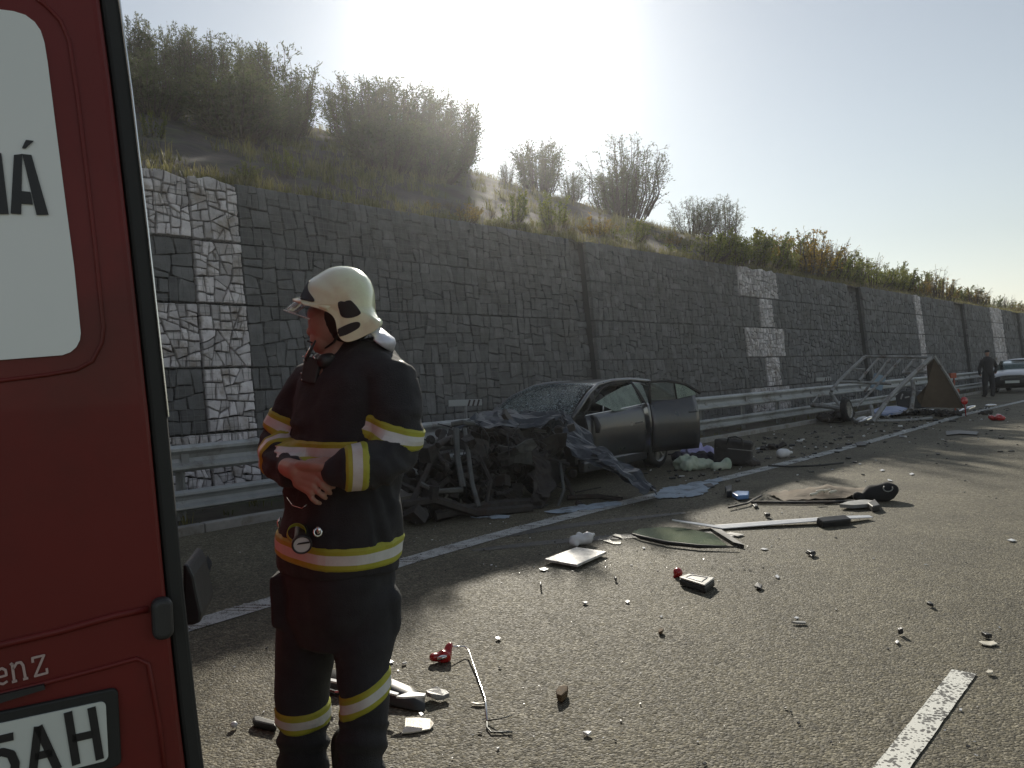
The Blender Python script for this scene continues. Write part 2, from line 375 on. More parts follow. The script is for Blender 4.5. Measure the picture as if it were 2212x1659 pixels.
for i in range(1, len(ln)-1):
    acc += (ln[i]-ln[i-1]).length
    if acc > .5 and ln[i].length < 30:
        acc = 0; d = (ln[i+1]-ln[i]).normalized(); n_ = Vector((d.y, -d.x, 0))
        for o_ in (0, .07, .14):
            mb.bar(ln[i]+d*o_-n_*.11+Vector((0, 0, .009)), ln[i]+d*(o_+.10)+n_*.11+Vector((0, 0, .009)), .022, .006)
tag(mb.build('line_rib', mt['line']), kind='structure')
for k_, pts_ in enumerate((((980, 1175), (1150, 1130), (1300, 1112), (1480, 1108)), ((1020, 1190), (1200, 1150), (1380, 1135), (1560, 1150)))):
    sk = smooth_line([G(u, v) for u, v in pts_]); mb = MB(); rows = []
    for i, p in enumerate(sk):
        d = (sk[min(i+1, len(sk)-1)]-sk[max(i-1, 0)]).normalized(); n_ = Vector((d.y, -d.x, 0)); w_ = .10*math.sin(PI*(i+.5)/len(sk))**.4
        rows.append([p-n_*w_+Vector((0, 0, .0035)), p+n_*w_+Vector((0, 0, .0035))])
    mb.grid(rows); tag(mb.build('skid_mark', mt['skid']), kind='structure')
# broken lane line
c6 = crop(1760, 1320, 2.765)
q = [G(*c6(*p)) for p in ((1705, 985), (1895, 1015), (1440, 1659), (1165, 1659))]
dl = (q[0]-q[3]).normalized(); dr = (q[1]-q[2]).normalized()
dd = ((q[0]+q[1])/2-(q[2]+q[3])/2).normalized(); nn = Vector((dd.y, -dd.x, 0)); wd = (q[1]-q[0]).length*.92
c0 = (q[0]+q[1])/2
def dash(a, ln_):
    mb = MB(); n = int(ln_/.05); rows = []
    for i in range(n+1):
        p = a-dd*(ln_*i/n); j = 0 if i in (0, n) else 1
        rows.append([p-nn*(wd/2+random.uniform(-.0018, .0018)), p+nn*(wd/2+random.uniform(-.0018, .0018))])
    for r_ in rows:
        for p in r_: p.z = .006
    mb.grid(rows); return tag(mb.build('lane_line', mt['dash']), kind='structure')
dash(c0, 3.0)
for k in range(1, 6): dash(c0+dd*(9*k), 3.0)

# ------------------------------------------------------------------ wall of gabions
WT, WB, WH = 11.3, 10.95, 4.77
def wallp(s_, h, out=0): return ST(s_, -(WB+(WT-WB)*h/WH)+out, h)
def wall_sh(u, v):
    lo, hi = WB-1, WT+1
    t = WT
    for _ in range(6):
        p = TW(u, v, -t); t = WB+(WT-WB)*p.z/WH
    return to_st(p)[0], p.z
RH = WH/5
cL = crop(340, 380, 2.074); cR = crop(1760, 500, 2.765)
white = []                                                         # rectangles (s0,s1,h0,h1) of pale stone
b0 = wall_sh(*cL(250, 250))[0]; e0 = wall_sh(*cL(560, 700))[0]
b0 = wall_sh(*cL(310, 745))[0]
wl_ = b0-(e0-b0)*.95
white += [(b0, e0, 0, WH), (wl_, b0, RH*4, WH), (wl_, b0, RH*2, RH*3), (wl_, b0, 0, RH)]
def rr(x0, y0, x1, y1, f=cR):
    s0, h1 = wall_sh(*f((x0), y0)); s1, _ = wall_sh(*f(x1, y0)); _, h0 = wall_sh(*f(x0, y1)); return s0, s1, h0, h1
A = rr(215, 460, 480, 660); Bm = rr(278, 870, 518, 1055)
cc = (A[0]+A[1])/2
white += [(A[0], A[1], RH*4, WH), (cc-.05*(A[1]-A[0]), cc+.30*(A[1]-A[0]), RH*3, RH*4),
          (A[0]+.05, A[1]+.05, RH*2, RH*3), (cc-.05*(A[1]-A[0]), cc+.30*(A[1]-A[0]), RH, RH*2), (A[0], A[1], 0, RH)]
s3a = wall_sh(*cR(1462, 800))[0]; s3b = wall_sh(*cR(1500, 800))[0]
white += [(s3a, s3b, 0, WH)]
s4a = wall_sh(*cR(1990, 900))[0]; s4b = wall_sh(*cR(2065, 900))[0]
white += [(s4a, s4b, 0, WH)]
joints = []
for (x0, x1, y) in ((955, 1075, 1500),): joints.append((wall_sh(*crop(1100, 300, 2.765)(x0, y))[0], wall_sh(*crop(1100, 300, 2.765)(x1, y))[0]))
for (x0, x1) in ((1020, 1112), (1740, 1812), (2140, 2190)): joints.append((wall_sh(*cR(x0, 850))[0], wall_sh(*cR(x1, 850))[0]))
SMIN, SMAX = 1.0, 130.0
cuts = sorted(set([SMIN]+[round(q_, 3) for j in joints for q_ in j]+[round(q_, 3) for W_ in white for q_ in W_[:2]]+[SMAX]))
def is_white(s_, h): return any(a < s_ < b and c < h < d for a, b, c, d in white)
def is_joint(s_): return any(a < s_ < b for a, b in joints)
def split(poly, area, rnd=.18):
    A_ = 0; n = len(poly)
    for i in range(n): A_ += poly[i][0]*poly[(i+1) % n][1]-poly[(i+1) % n][0]*poly[i][1]
    A_ = abs(A_)/2
    if A_ < area*random.uniform(.8, 1.9): return [poly]
    xs = [p[0] for p in poly]; ys = [p[1] for p in poly]
    w_, h_ = max(xs)-min(xs), max(ys)-min(ys)
    vert = w_ > h_*random.uniform(.7, 1.25)
    cx = (max(xs)+min(xs))/2+random.uniform(-.17, .17)*w_; cy = (max(ys)+min(ys))/2+random.uniform(-.17, .17)*h_
    an = random.gauss(0, rnd)+(PI/2 if vert else 0)
    nx, ny = -math.sin(an), math.cos(an)
    a, b = [], []
    for i in range(n):
        p, q_ = poly[i], poly[(i+1) % n]
        dp = (p[0]-cx)*nx+(p[1]-cy)*ny; dq = (q_[0]-cx)*nx+(q_[1]-cy)*ny
        (a if dp >= 0 else b).append(p)
        if dp*dq < 0:
            t = dp/(dp-dq); m_ = (p[0]+(q_[0]-p[0])*t, p[1]+(q_[1]-p[1])*t); a.append(m_); b.append(m_)
    if len(a) < 3 or len(b) < 3: return [poly]
    return split(a, area, rnd)+split(b, area, rnd)
def stone_geo(poly, wh, gap, deep, back):
    n = len(poly); cx = sum(p[0] for p in poly)/n; cy = sum(p[1] for p in poly)/n
    pts = []
    for i in range(n):
        p, q_ = poly[i], poly[(i+1) % n]
        dx, dy = q_[0]-p[0], q_[1]-p[1]; L_ = math.hypot(dx, dy)
        pts.append((p[0], p[1]))
        if L_ > .13:
            k = random.uniform(.35, .65); j = random.uniform(-.012, .012)
            pts.append((p[0]+dx*k-dy/L_*j, p[1]+dy*k+dx/L_*j))
    rad = sum(math.hypot(p[0]-cx, p[1]-cy) for p in pts)/len(pts)
    tx, ty = random.uniform(-.10, .10), random.uniform(-.10, .10)
    pr = random.uniform(0, deep)
    def ring(sh, z, round_=0):
        out = []
        for i, p in enumerate(pts):
            d = math.hypot(p[0]-cx, p[1]-cy); k = max(.2, 1-sh/max(d, .02))
            k *= 1-round_*max(0, d/rad-1)
            out.append((cx+(p[0]-cx)*k, cy+(p[1]-cy)*k, z+(p[0]-cx)*tx+(p[1]-cy)*ty if z > -.05 else z))
        return out
    rs = [ring(gap, -.09, .2), ring(gap, pr-.012, .3), ring(gap+(.010 if wh else .008), pr+.008, .4)]
    m_ = len(pts); vs = rs[0]+rs[1]+rs[2]+[(cx, cy, pr+.016)]
    V = [wallp(a, b, c-back) for a, b, c in vs]
    F = [(k*m_+i, k*m_+(i+1) % m_, (k+1)*m_+(i+1) % m_, (k+1)*m_+i) for k in range(2) for i in range(m_)]
    F += [(2*m_+i, 2*m_+(i+1) % m_, 3*m_) for i in range(m_)]
    return V, F, wallp(cx, cy, 0)
wall = empty('gabion_wall', ST(12, -11), 'long grey gabion retaining wall with pale stone columns and a pale cross pattern', 'wall')
stones = []
random.seed(11)
for a, b in zip(cuts, cuts[1:]):
    if b-a < .03: continue
    mid = (a+b)/2
    ncol = max(1, round((b-a)/1.9)) if not is_white(mid, .1) else max(1, round((b-a)/1.5))
    for r_ in range(5):
        w_ = is_white(mid, r_*RH+.3)
        nc = ncol
        for k in range(nc):
            x0, x1 = a+(b-a)*k/nc, a+(b-a)*(k+1)/nc
            y0, y1 = r_*RH, (r_+1)*RH
            g = .012 if w_ else .003
            ar = .024 if w_ else .058
            if mid > 34: ar *= 1.6
            if mid > 60: ar *= 2
            cell = [(x0+g, y0+g), (x1-g, y0+g), (x1-g, y1-g), (x0+g, y1-g)]
            if w_ and r_ == 4:
                cell = [(x0+g, y0+g), (x1-g, y0+g), (x1-g, y1-g-.06), ((x0+x1)/2, y1+.03), (x0+g, y1-g)]
            for poly in split(cell, ar, .26 if w_ else .13):
                V, F, c = stone_geo(poly, w_, .006 if w_ else .003, .028 if w_ else .018, .24 if is_joint(mid) else (-.03 if w_ else 0))
                u, v = proj(c)
                d = c.length
                vis = 300 < u < 2212 and v > 300 and not (560 < u < 905 and v > 590)
                if vis and (u < 372+.0 and v > 0): vis = u > 255+.12*v
                size = math.sqrt(max(1e-6, abs((poly[0][0]-poly[2][0])*(poly[0][1]-poly[2][1]))))/d
                stones.append((size*(1.3 if w_ else 1) if vis else 0, w_, V, F, c))
stones.sort(key=lambda q_: -q_[0])
for sz, w_, V, F, c in stones[:296]:
    mb = MB(); mb.add(V, F)
    mb.build('stone', mt['wstone'] if w_ else mt['gstone'], wall, origin=c, norm=False)
mb = MB()
for sz, w_, V, F, c in stones[296:]:
    mb.mi = 1 if w_ else 0; mb.add(V, F)
o = mb.build('stone_facing', [mt['gstone'], mt['wstone']], wall, norm=False); o['kind'] = 'stuff'
mb = MB(); rows = []
edges = sorted(set([SMIN, SMAX]+[q_ for j in joints for q_ in (j[0]-.01, j[0]+.01, j[1]-.01, j[1]+.01)]))
for e in edges:
    bk = .33 if is_joint(e) else .085
    rows.append([wallp(e, h, -bk) for h in (0, WH/2, WH-.02)]+[wallp(e, WH-.02, -1.0), wallp(e, 0, -1.0)])
mb.grid(rows, closed=True); mb.build('wall_core', mt['backing'], wall)
mb = MB()                                                          # wire mesh of the baskets
s_ = SMIN
while s_ < 26:
    bk = .34 if is_joint(s_) else -.0
    if not is_joint(s_): mb.bar(wallp(s_, .01, .052), wallp(s_, WH-.05, .052), .0045, .0045)
    s_ += .1
for i in range(int(WH/.1)):
    for a, b in zip([SMIN]+[j[1] for j in joints if j[1] < 26], [j[0] for j in joints if j[0] < 26]+[26]):
        mb.bar(wallp(a, .02+i*.1, .052), wallp(b, .02+i*.1, .052), .0045, .0045)
o = mb.build('wire_mesh', mt['wire'], wall, norm=False); o['kind'] = 'stuff'

# ------------------------------------------------------------------ hillside above the wall
def ridge_z(s_):
    return float(np.interp(s_, [-20, 25, 36, 60, 100, 200], [13.76, 13.76, 13.03, 11.39, 9.75, 8.3]))
RW = 31.0
def hill_z(s_, t):
    w_ = -t
    zr = ridge_z(s_)
    if w_ <= RW:
        k = (w_-11.3)/(RW-11.3); z = 4.70+(zr-4.70)*k
        z += .16*math.sin(k*PI)*noise.noise(Vector((s_*.35, t*.5, 3)))+.10*noise.noise(Vector((s_*1.3, t*1.3, 0)))*min(1, k*6)
    else:
        z = zr-(w_-RW)*.22+.10*noise.noise(Vector((s_*1.3, t*1.3, 0)))
    return z+.04*noise.noise(Vector((s_*4, t*4, 9)))
mb = MB(); rows = []
ts = [-11.28-i*.3 for i in range(68)]+[-36, -42, -52, -70]
sv = [i*.35-12 for i in range(150)]+[41+i*1.5 for i in range(40)]+[103+i*12 for i in range(12)]
for s_ in sv: rows.append([ST(s_, t, hill_z(s_, t)) for t in ts])
mb.grid(rows); hill = tag(mb.build('hillside', mt['hill'], smooth=True), kind='structure')

# grass: curved blades in tufts, one object
def blades(spec):                                                   # spec: (point, height, count, spread)
    V = []; F = []; Rn = []
    for p, h, n, sp in spec:
        tone = random.random()
        for _ in range(n):
            a = random.uniform(0, 2*PI); r_ = random.uniform(0, sp); b = Vector((p.x+math.cos(a)*r_, p.y+math.sin(a)*r_, p.z-.02))
            hh = h*random.uniform(.5, 1.15); lean = random.uniform(.15, .75)*hh; a2 = a+random.uniform(-.7, .7)
            d = Vector((math.cos(a2), math.sin(a2), 0)); w_ = Vector((-d.y, d.x, 0))*random.uniform(.003, .0075)*(1+h)
            k = len(V); m_ = b+d*lean*.35+Vector((0, 0, hh*.62)); t_ = b+d*lean+Vector((0, 0, hh*random.uniform(.75, 1)))
            V += [b-w_, b+w_, m_+w_*.8, m_-w_*.8, t_]; F += [(k, k+1, k+2, k+3), (k+3, k+2, k+4)]
            Rn += [min(1, max(0, tone*.7+random.random()*.4))]*5
    mb = MB(); mb.v = [tuple(q_) for q_ in V]; mb.f = F; mb.m = [0]*len(F); mb.r = Rn; return mb
random.seed(5); spec = []
for i in range(12500):
    s_ = 1.5+random.random()**1.6*88; w_ = 11.35+random.random()**1.5*20; t = -w_
    if noise.noise(Vector((s_*.35, w_*.5, 7))) < .02 and w_ > 12.3 and s_ < 34: continue
    spec.append((ST(s_, t, hill_z(s_, t)), random.uniform(.12, .42)*(.7 if w_ < 13 else 1.15), 9 if s_ < 35 else 6, .10 if s_ < 30 else .2))
for i in range(300):
    s_ = 2+random.random()*30; t = -11.42-random.random()*.25
    spec.append((ST(s_, t, hill_z(s_, t)), random.uniform(.12, .28), 10, .08))
o = blades(spec).build('grass', mt['grass'], norm=False); tag(o, 'dry tufts of grass covering the slope above the gabion wall', 'grass', kind='stuff')
spec = []
for i in range(700):
    s_ = 1+random.random()**1.4*40; t = -random.uniform(8.5, 10.8)
    if noise.noise(Vector((s_*.5, t, 2))) < -.05: continue
    spec.append((ST(s_, t, .06), random.uniform(.06, .22), 8, .12))
o = blades(spec).build('verge_grass', mt['grass'], norm=False); tag(o, 'short weeds in the dirt strip behind the guardrail', 'grass', kind='stuff')

# ------------------------------------------------------------------ shrubs
def shrub_mesh(seed, n_stem, h, spread, side, leaves, ll, lw, up=.75, low=.15):
    rg = random.Random(seed); st = MB(); V = []; F = []; Rn = []
    def leaf(p, d, base):
        a = Vector((rg.gauss(0, 1), rg.gauss(0, 1), rg.gauss(0, 1))).normalized()
        d = (d*up+a*.75).normalized(); w_ = d.cross(Vector((rg.gauss(0, 1), rg.gauss(0, 1), rg.gauss(0, .6)))).normalized()*lw*rg.uniform(.7, 1.3)
        L_ = ll*rg.uniform(.6, 1.35); k = len(V)
        V.extend([p, p+d*L_*.45+w_, p+d*L_, p+d*L_*.45-w_]); F.append((k, k+1, k+2, k+3)); Rn.extend([min(1, max(0, base+rg.uniform(-.3, .3)))]*4)
    for i in range(n_stem):
        a = rg.uniform(0, 2*PI); out = spread*math.sqrt(rg.random())
        hh = h*rg.uniform(.62, 1.03)*(1-.28*(out/spread)**2)
        b = Vector((math.cos(a)*out*.55, math.sin(a)*out*.55, -.05)); tip = Vector((math.cos(a)*out, math.sin(a)*out, hh))
        base = rg.random()
        pts = [b, b.lerp(tip, .35)+Vector((math.cos(a), math.sin(a), 0))*out*.12, b.lerp(tip, .7)+Vector((rg.gauss(0, .03), rg.gauss(0, .03), 0))*h, tip]
        st.tube(pts, [.018*h/2+.004, .012, .007, .003], 4, cap=False)
        for k in range(side):
            f = rg.uniform(low, .95); p0 = pts[0].lerp(pts[3], f)
            sd = Vector((math.cos(a)+rg.gauss(0, .8), math.sin(a)+rg.gauss(0, .8), rg.uniform(.5, 1.7))).normalized()*h*rg.uniform(.10, .26)*(1.15-f*.5)
            st.tube([p0, p0+sd], [.005, .002], 3, cap=False)
            for j in range(leaves):
                q_ = rg.uniform(.1, 1.05); leaf(p0+sd*q_+Vector((rg.gauss(0, .012), rg.gauss(0, .012), rg.gauss(0, .012)))*h, sd.normalized(), base)
        for j in range(leaves*2):
            q_ = rg.uniform(max(low, .35), 1.03); leaf(pts[0].lerp(pts[3], q_), (tip-b).normalized(), base)
    fo = MB(); fo.v = [tuple(q_) for q_ in V]; fo.f = F; fo.m = [0]*len(F); fo.r = Rn
    return st.mesh('stem'), fo.mesh('foliage')
MESH = {}
def kind(name, m_, *a):
    st, fo = shrub_mesh(*a); st.materials.append(mt['bark']); fo.materials.append(mt[m_]); MESH[name] = (st, fo)
kind('willow0', 'leaf', 1, 62, 2.0, .95, 13, 12, .085, .012, .75, .02)
kind('willow1', 'leaf', 2, 54, 2.0, .80, 13, 11, .085, .012, .75, .02)
kind('willow2', 'leaf', 3, 46, 2.0, 1.0, 12, 11, .08, .011, .75, .02)
kind('sparse', 'leaf', 4, 46, 2.0, 1.15, 12, 8, .07, .010, .75, .02)
kind('green0', 'leafg', 5, 18, 1.0, .6, 8, 12, .055, .017, .3, .05)
kind('green1', 'leafg', 6, 20, 1.0, .75, 9, 10, .05, .016, .4, .05)
kind('gold', 'leafy', 7, 18, 1.0, .65, 8, 10, .05, .016, .4, .05)
kind('bare', 'leafy', 8, 26, 1.3, .7, 8, 2, .04, .012, .5, .3)
def shrub(k, p, sc, sz, label, group, rot=None):
    e = empty('shrub', p, label, 'shrub', group)
    for nm, me in zip(('stem', 'foliage'), MESH[k]):
        o = bpy.data.objects.new(nm, me); COL.objects.link(o); o.parent = e
    e.rotation_euler = (0, 0, random.uniform(0, 6.28) if rot is None else rot); e.scale = (sc, sc, sz); return e
def ridge_shrub(k, u0, u1, vtop, vbase, label, w_=RW, base_w=1.0):
    uc = (u0+u1)/2; best = None
    for k_ in range(82):
        ww = 11.5+k_*.24; p = TW(uc, vbase, -ww); s_ = to_st(p)[0]; p.z = hill_z(s_, -ww); e_ = abs(proj(p)[1]-vbase)
        if best is None or e_ < best[0]: best = (e_, p)
    p = best[1]; pxm = FPX/p.y; hb = proj(p)[1]
    H = (hb-vtop)/pxm; Wd = (u1-u0)/pxm
    bw = {'willow0': 1.55, 'willow1': 1.35, 'willow2': 1.6, 'sparse': 1.9, 'green0': 1.25, 'green1': 1.5, 'gold': 1.35, 'bare': 1.4}[k]
    bh = {'green0': 1.02, 'green1': 1.02, 'gold': 1.02, 'bare': 1.33}.get(k, 2.05)
    return shrub(k, p, Wd/bw, H/bh, label, 'shrubs on the slope above the wall')
ORD = 'first second third fourth fifth sixth seventh eighth ninth tenth eleventh twelfth thirteenth fourteenth fifteenth sixteenth seventeenth eighteenth nineteenth twentieth twenty-first twenty-second twenty-third twenty-fourth twenty-fifth twenty-sixth'.split()
random.seed(21)
RS = [('willow0', 255, 400, 110, 250, 'wide dark bush lower on the slope right beside the red van'),
      ('willow1', 420, 600, 150, 300, 'wide bush lower on the slope under the rounded dark shrub'),
      ('willow2', 545, 655, 190, 312, 'low spreading bush below the tall loose shrub at the gap of sky'),
      ('willow1', 765, 905, 240, 372, 'low bush in front of the left half of the big clump'),
      ('willow0', 850, 1010, 260, 392, 'low bush in front of the right half of the big clump'),('willow1', 235, 330, 12, 200, 'tall dark shrub on the ridge right beside the red van'),
      ('willow0', 300, 420, 40, 205, 'bushy dark shrub on the ridge, second from the red van'),
      ('willow2', 360, 480, 55, 222, 'bushy shrub on the ridge with several thin upright tips, third from the van'),
      ('willow1', 440, 560, 68, 240, 'rounded dark shrub on the ridge left of the first leafy tall bush'),
      ('willow0', 525, 676, 85, 285, 'tall loose shrub at the left edge of the gap of sky in the ridge'),
      ('willow2', 595, 680, 150, 292, 'lower leafy shrub leaning into the gap of sky on the ridge'),
      ('willow0', 716, 856, 162, 318, 'broad dark shrub at the right edge of the gap of sky on the ridge'),
      ('willow1', 770, 930, 165, 330, 'dense shrub in the middle of the big clump on the ridge'),
      ('willow2', 860, 1000, 175, 345, 'tall shrub in the right half of the big clump on the ridge'),
      ('willow0', 915, 1032, 205, 362, 'sunlit shrub at the right end of the big clump below the sun'),
      ('sparse', 1075, 1112, 345, 392, 'tiny shrub alone on the ridge right of the big clump'),
      ('willow1', 1118, 1212, 290, 405, 'small cone shaped shrub on the ridge below the sun'),
      ('willow2', 1212, 1262, 362, 425, 'low shrub between the cone shaped bush and the airy round bush'),
      ('sparse', 1262, 1428, 290, 460, 'large airy round shrub standing alone against the sky'),
      ('willow1', 1290, 1380, 345, 458, 'denser lower shrub inside the airy round bush'),
      ('sparse', 1442, 1550, 425, 500, 'wide low shrub on the ridge right of the airy round bush'),
      ('sparse', 1510, 1618, 420, 520, 'open branched shrub at the right end of the low ridge bushes')]
for q_ in RS: ridge_shrub(*q_)
MS = [('green1', 1070, 1150, 402, 480, 'pale green shrub on the slope below the tiny ridge shrub', 14.0),
      ('green0', 1155, 1235, 408, 492, 'bright green upright shrub on the slope below the cone shaped bush', 13.0),
      ('gold', 1250, 1330, 458, 512, 'yellowing shrub on the wall top below the airy round bush', 12.3),
      ('green1', 1320, 1405, 465, 525, 'green and brown shrub on the wall top, right of the yellowing one', 12.2),
      ('gold', 965, 1045, 440, 480, 'low golden shrub on the wall top left of the pale green shrub', 12.2),
      ('green1', 300, 365, 225, 300, 'leafy green weed bush on the slope above the pale column', 13.4),
      ('green0', 500, 570, 345, 392, 'low green bush growing over the wall top right of the pale column', 11.9),
      ('green1', 590, 650, 320, 385, 'pale tangled bush on the slope, second right of the pale column', 12.6),
      ('green1', 1440, 1600, 490, 575, 'dark leafy bush hanging over the wall left of the pale cross', 13.0),
      ('green0', 1530, 1640, 500, 580, 'dark green bush just above the pale cross', 13.0)]
for k, u0, u1, vt, vb, lb, w_ in MS: ridge_shrub(k, u0, u1, vt, vb, lb, w_)
random.seed(33)
for i_ in range(26):
    u = 930+i_*26+random.uniform(-9, 9); v = float(np.interp(u, [900, 1250, 1600], [468, 520, 568]))-random.uniform(2, 26)
    ridge_shrub(random.choice(('green0', 'green1', 'gold', 'green1', 'bare')), u-random.uniform(16, 28), u+random.uniform(16, 28), v-random.uniform(14, 30), v,
                ORD[i_]+' low weed from the left along the wall top before the pale cross')
for q_ in (('bare', 1700, 1790, 487, 560, 'nearly leafless twiggy shrub on the ridge right of the pale cross', 15.0),
           ('bare', 1630, 1700, 497, 545, 'thin twiggy shrub on the ridge above the pale cross', 18.0),
           ('bare', 1775, 1830, 515, 570, 'grey twiggy shrub next to the nearly leafless one', 15.0)):
    ridge_shrub(*q_)
CNT = {}
for i in range(46):                                                # the row that runs off to the right
    u = 1605+i*13.6+random.uniform(-6, 6); w_ = random.choice((12.2, 12.9, 13.8, 15.0, 18))
    top = np.interp(u, [1600, 1700, 1830, 1950, 2050, 2130, 2212], [500, 535, 565, 600, 630, 650, 668])
    p = TW(u, top+20, -w_); s_ = to_st(p)[0]
    if s_ > 110: continue
    p.z = hill_z(s_, -w_); H = random.uniform(.8, 1.5)*(1.25 if i % 5 == 0 else 1)
    k = random.choice(('green0', 'green0', 'green1', 'green1', 'gold', 'gold', 'bare'))
    CNT[k] = CNT.get(k, 0)+1
    nm_ = {'green0': 'bushy green', 'green1': 'spreading green', 'gold': 'golden leaved', 'bare': 'twiggy'}[k]
    shrub(k, p, H*random.uniform(1.0, 1.5), H, ORD[CNT[k]-1]+' '+nm_+' shrub beyond the pale cross, in the row on the wall top', 'shrubs along the wall top on the right')

# ------------------------------------------------------------------ guardrail
rail = empty('guardrail', ST(10, -8.85), 'double galvanised steel guardrail running along the road edge in front of the wall', 'guardrail')
def wbeam(s0, s1, ztop, hgt, t):
    prof = [(0, 0), (.035, .02), (.078, .12), (.078, .22), (.02, .36), (0, .5), (.02, .64), (.078, .78), (.078, .88), (.035, .98), (0, 1)]
    mb = MB(); n = 2; rows = []
    for i in range(n+1):
        s_ = s0+(s1-s0)*i/n
        rows.append([ST(s_, t+o_, ztop-f*hgt) for o_, f in prof])
    mb.grid(rows); return mb
i = 0; s_ = -4.0
while s_ < 110:
    n_ = .0 if i % 2 else .006
    for zt, hg in ((.945, .31), (.43, .24)):
        o = wbeam(s_, s_+4.06, zt, hg, -8.86+n_).build('beam', mt['galv'], rail)
        m_ = o.modifiers.new('solid', 'SOLIDIFY'); m_.thickness = .004
    for k in (0, 2):
        mb = MB(); c = ST(s_+k+.03, -8.97, 0)
        mb.box(ST(s_+k+.05, -8.98, .45), (.006, .11, .90), Matrix.Rotation(-HD, 3, 'Z'))
        mb.box(ST(s_+k+.05, -8.93, .45), (.06, .006, .90), Matrix.Rotation(-HD, 3, 'Z'))
        mb.box(ST(s_+k+.05, -8.885, .79), (.12, .09, .2), Matrix.Rotation(-HD, 3, 'Z'))
        if s_ < 60: mb.build('post', mt['post'], rail)
    s_ += 4; i += 1
for (u, v, lb) in ((1005, 870, 'grey marker board on a post behind the rail next to the wrecked car'), (1779, 819, 'grey marker board on a post behind the rail beside the wrecked trailer')):
    p = TW(u, v, -9.35); e = empty('marker_board', (p.x, p.y, 0.05), lb, 'road marker', 'marker boards behind the guardrail')
    d = Vector((.93, .37, -.02)).normalized()
    mb = MB(); mb.bar(p-d*.29, p+d*.29, .03, .105); o = mb.build('board', mat('marker_grey', (.36, .38, .38), rough=.5, metal=.1), e); bevel(o, .006)
    mb = MB()
    for k in (.05, .13, .21): mb.bar(p+d*(k+.02)+Vector((-.02, -.02, -.055)), p+d*(k+.055)+Vector((-.02, -.02, .045)), .012, .03)
    mb.build('stripe', mat('marker_dark', (.05, .035, .035), rough=.6), e)
    mb = MB(); mb.tube([(p.x, p.y+.03, .05), (p.x, p.y+.03, p.z+.03)], .022, 8); mb.build('post', mt['post'], e)
# ------------------------------------------------------------------ materials of the things
mt['red'] = mat('red_van_paint', (.175, .021, .018), (.15, .019, .016), rough=.45, scale=2, coat=.1, spec=.25, bump=.03, bscale=4, dirt=((.11, .02, .016), 1.2), rvar=.08)
mt['rubber'] = mat('black_rubber', (.018, .019, .018), rough=.65, scale=10)
mt['plastic'] = mat('black_plastic', (.020, .020, .021), (.03, .03, .03), rough=.5, scale=12, bump=.1, bscale=60)
mt['whitefilm'] = mat('white_window_film', (.84, .88, .86), (.88, .90, .88), rough=.4, scale=1.5)
mt['ink'] = mat('black_lettering', (.016, .016, .018), rough=.45)
mt['plate'] = mat('plate_white', (.66, .70, .66), rough=.35, scale=3)
mt['badge'] = mat('pale_lettering', (.52, .40, .38), rough=.35, metal=.2)
mt['chrome'] = mat('bright_metal', (.75, .75, .74), rough=.18, metal=1)
mt['rim'] = mat('alloy', (.50, .50, .48), rough=.35, metal=.8)
mt['tyre'] = mat('tyre', (.016, .016, .016), (.025, .025, .024), rough=.85, scale=20, bump=.3, bscale=80)
mt['cloth'] = mat('dark_turnout_cloth', (.026, .027, .030), (.036, .037, .041), rough=.85, scale=14, bump=.5, bscale=220, spec=.35, sheen=.06)
mt['yellow'] = mat('yellow_tape', (.34, .36, .03), (.42, .42, .045), rough=.55, scale=18, bump=.15, bscale=150)
mt['silver'] = mat('silver_tape', (.58, .60, .58), (.66, .68, .66), rough=.4, scale=30, bump=.1, bscale=200)
mt['helmet'] = mat('luminous_helmet', (.80, .88, .58), (.82, .88, .64), rough=.22, scale=4, coat=.5, dirt=((.70, .70, .48), 6), rvar=.05)
mt['skin'] = mat('skin', (.36, .21, .16), (.42, .25, .19), rough=.5, scale=12, bump=.12, bscale=120)
mt['visor'] = clear_glass('visor', (.86, .88, .92))
mt['silvercloth'] = mat('silver_neck_cloth', (.60, .62, .70), (.68, .70, .78), rough=.35, metal=.35, scale=20, bump=.4, bscale=30)
mt['grey_shirt'] = mat('grey_shirt', (.10, .11, .14), rough=.85)
mt['boot'] = mat('boot_leather', (.015, .014, .013), rough=.5)

# ------------------------------------------------------------------ red van, seen at its rear corner
c1 = crop(0, 0, 1.7286); c2 = crop(0, 960, 1.7286)
VP0 = Vector((-.67, 1.2, 0)); VD = Vector((.871, .491, 0)).normalized(); VM = Vector((VD.y, -VD.x, 0))
def VL(u, v, off=0):                                               # frame point -> (along, z) on the rear face
    r = ray(u, v); k = (VP0.dot(VM)+off)/r.dot(VM); p = r*k; p.z += EYE
    return (p-VP0).dot(VD), p.z
def VW(a, z, off=0): return VP0+VD*a+VM*off+Vector((0, 0, z))
edge = [VL(*q_) for q_ in ((256, 0), (283, 200), (318, 500), (362, 900), (395, 1250), (424, 1520), (441, 1659))]
a_top = edge[0][0]; za = edge[0][1]
edge = [(a_top-.10, za+.52), (a_top-.045, za+.42), (a_top-.015, za+.18)]+edge+[(edge[-1][0]+.012, .55), (edge[-1][0]+.0, .42)]
WV = 1.78
left = [(-(WV)+ (2*edge[-3][0]-e[0])-edge[-3][0]*1.0 if False else edge[-3][0]*2-WV-e[0], e[1]) for e in reversed(edge)]
outline = edge[::1]+left                                            # closed, clockwise from the top right
van = empty('van', (VW(-.7, 0)), 'red emergency van at the left edge of the photo, seen at its rear door', 'van')
def vprism(name, poly, off0, off1, m_, parent=van, bev=0, seg=2):
    mb = MB(); mb.prism([VW(a, z, off0) for a, z in poly], VM*(off1-off0))
    o = mb.build(name, m_, parent)
    if bev: bevel(o, bev, seg)
    return o
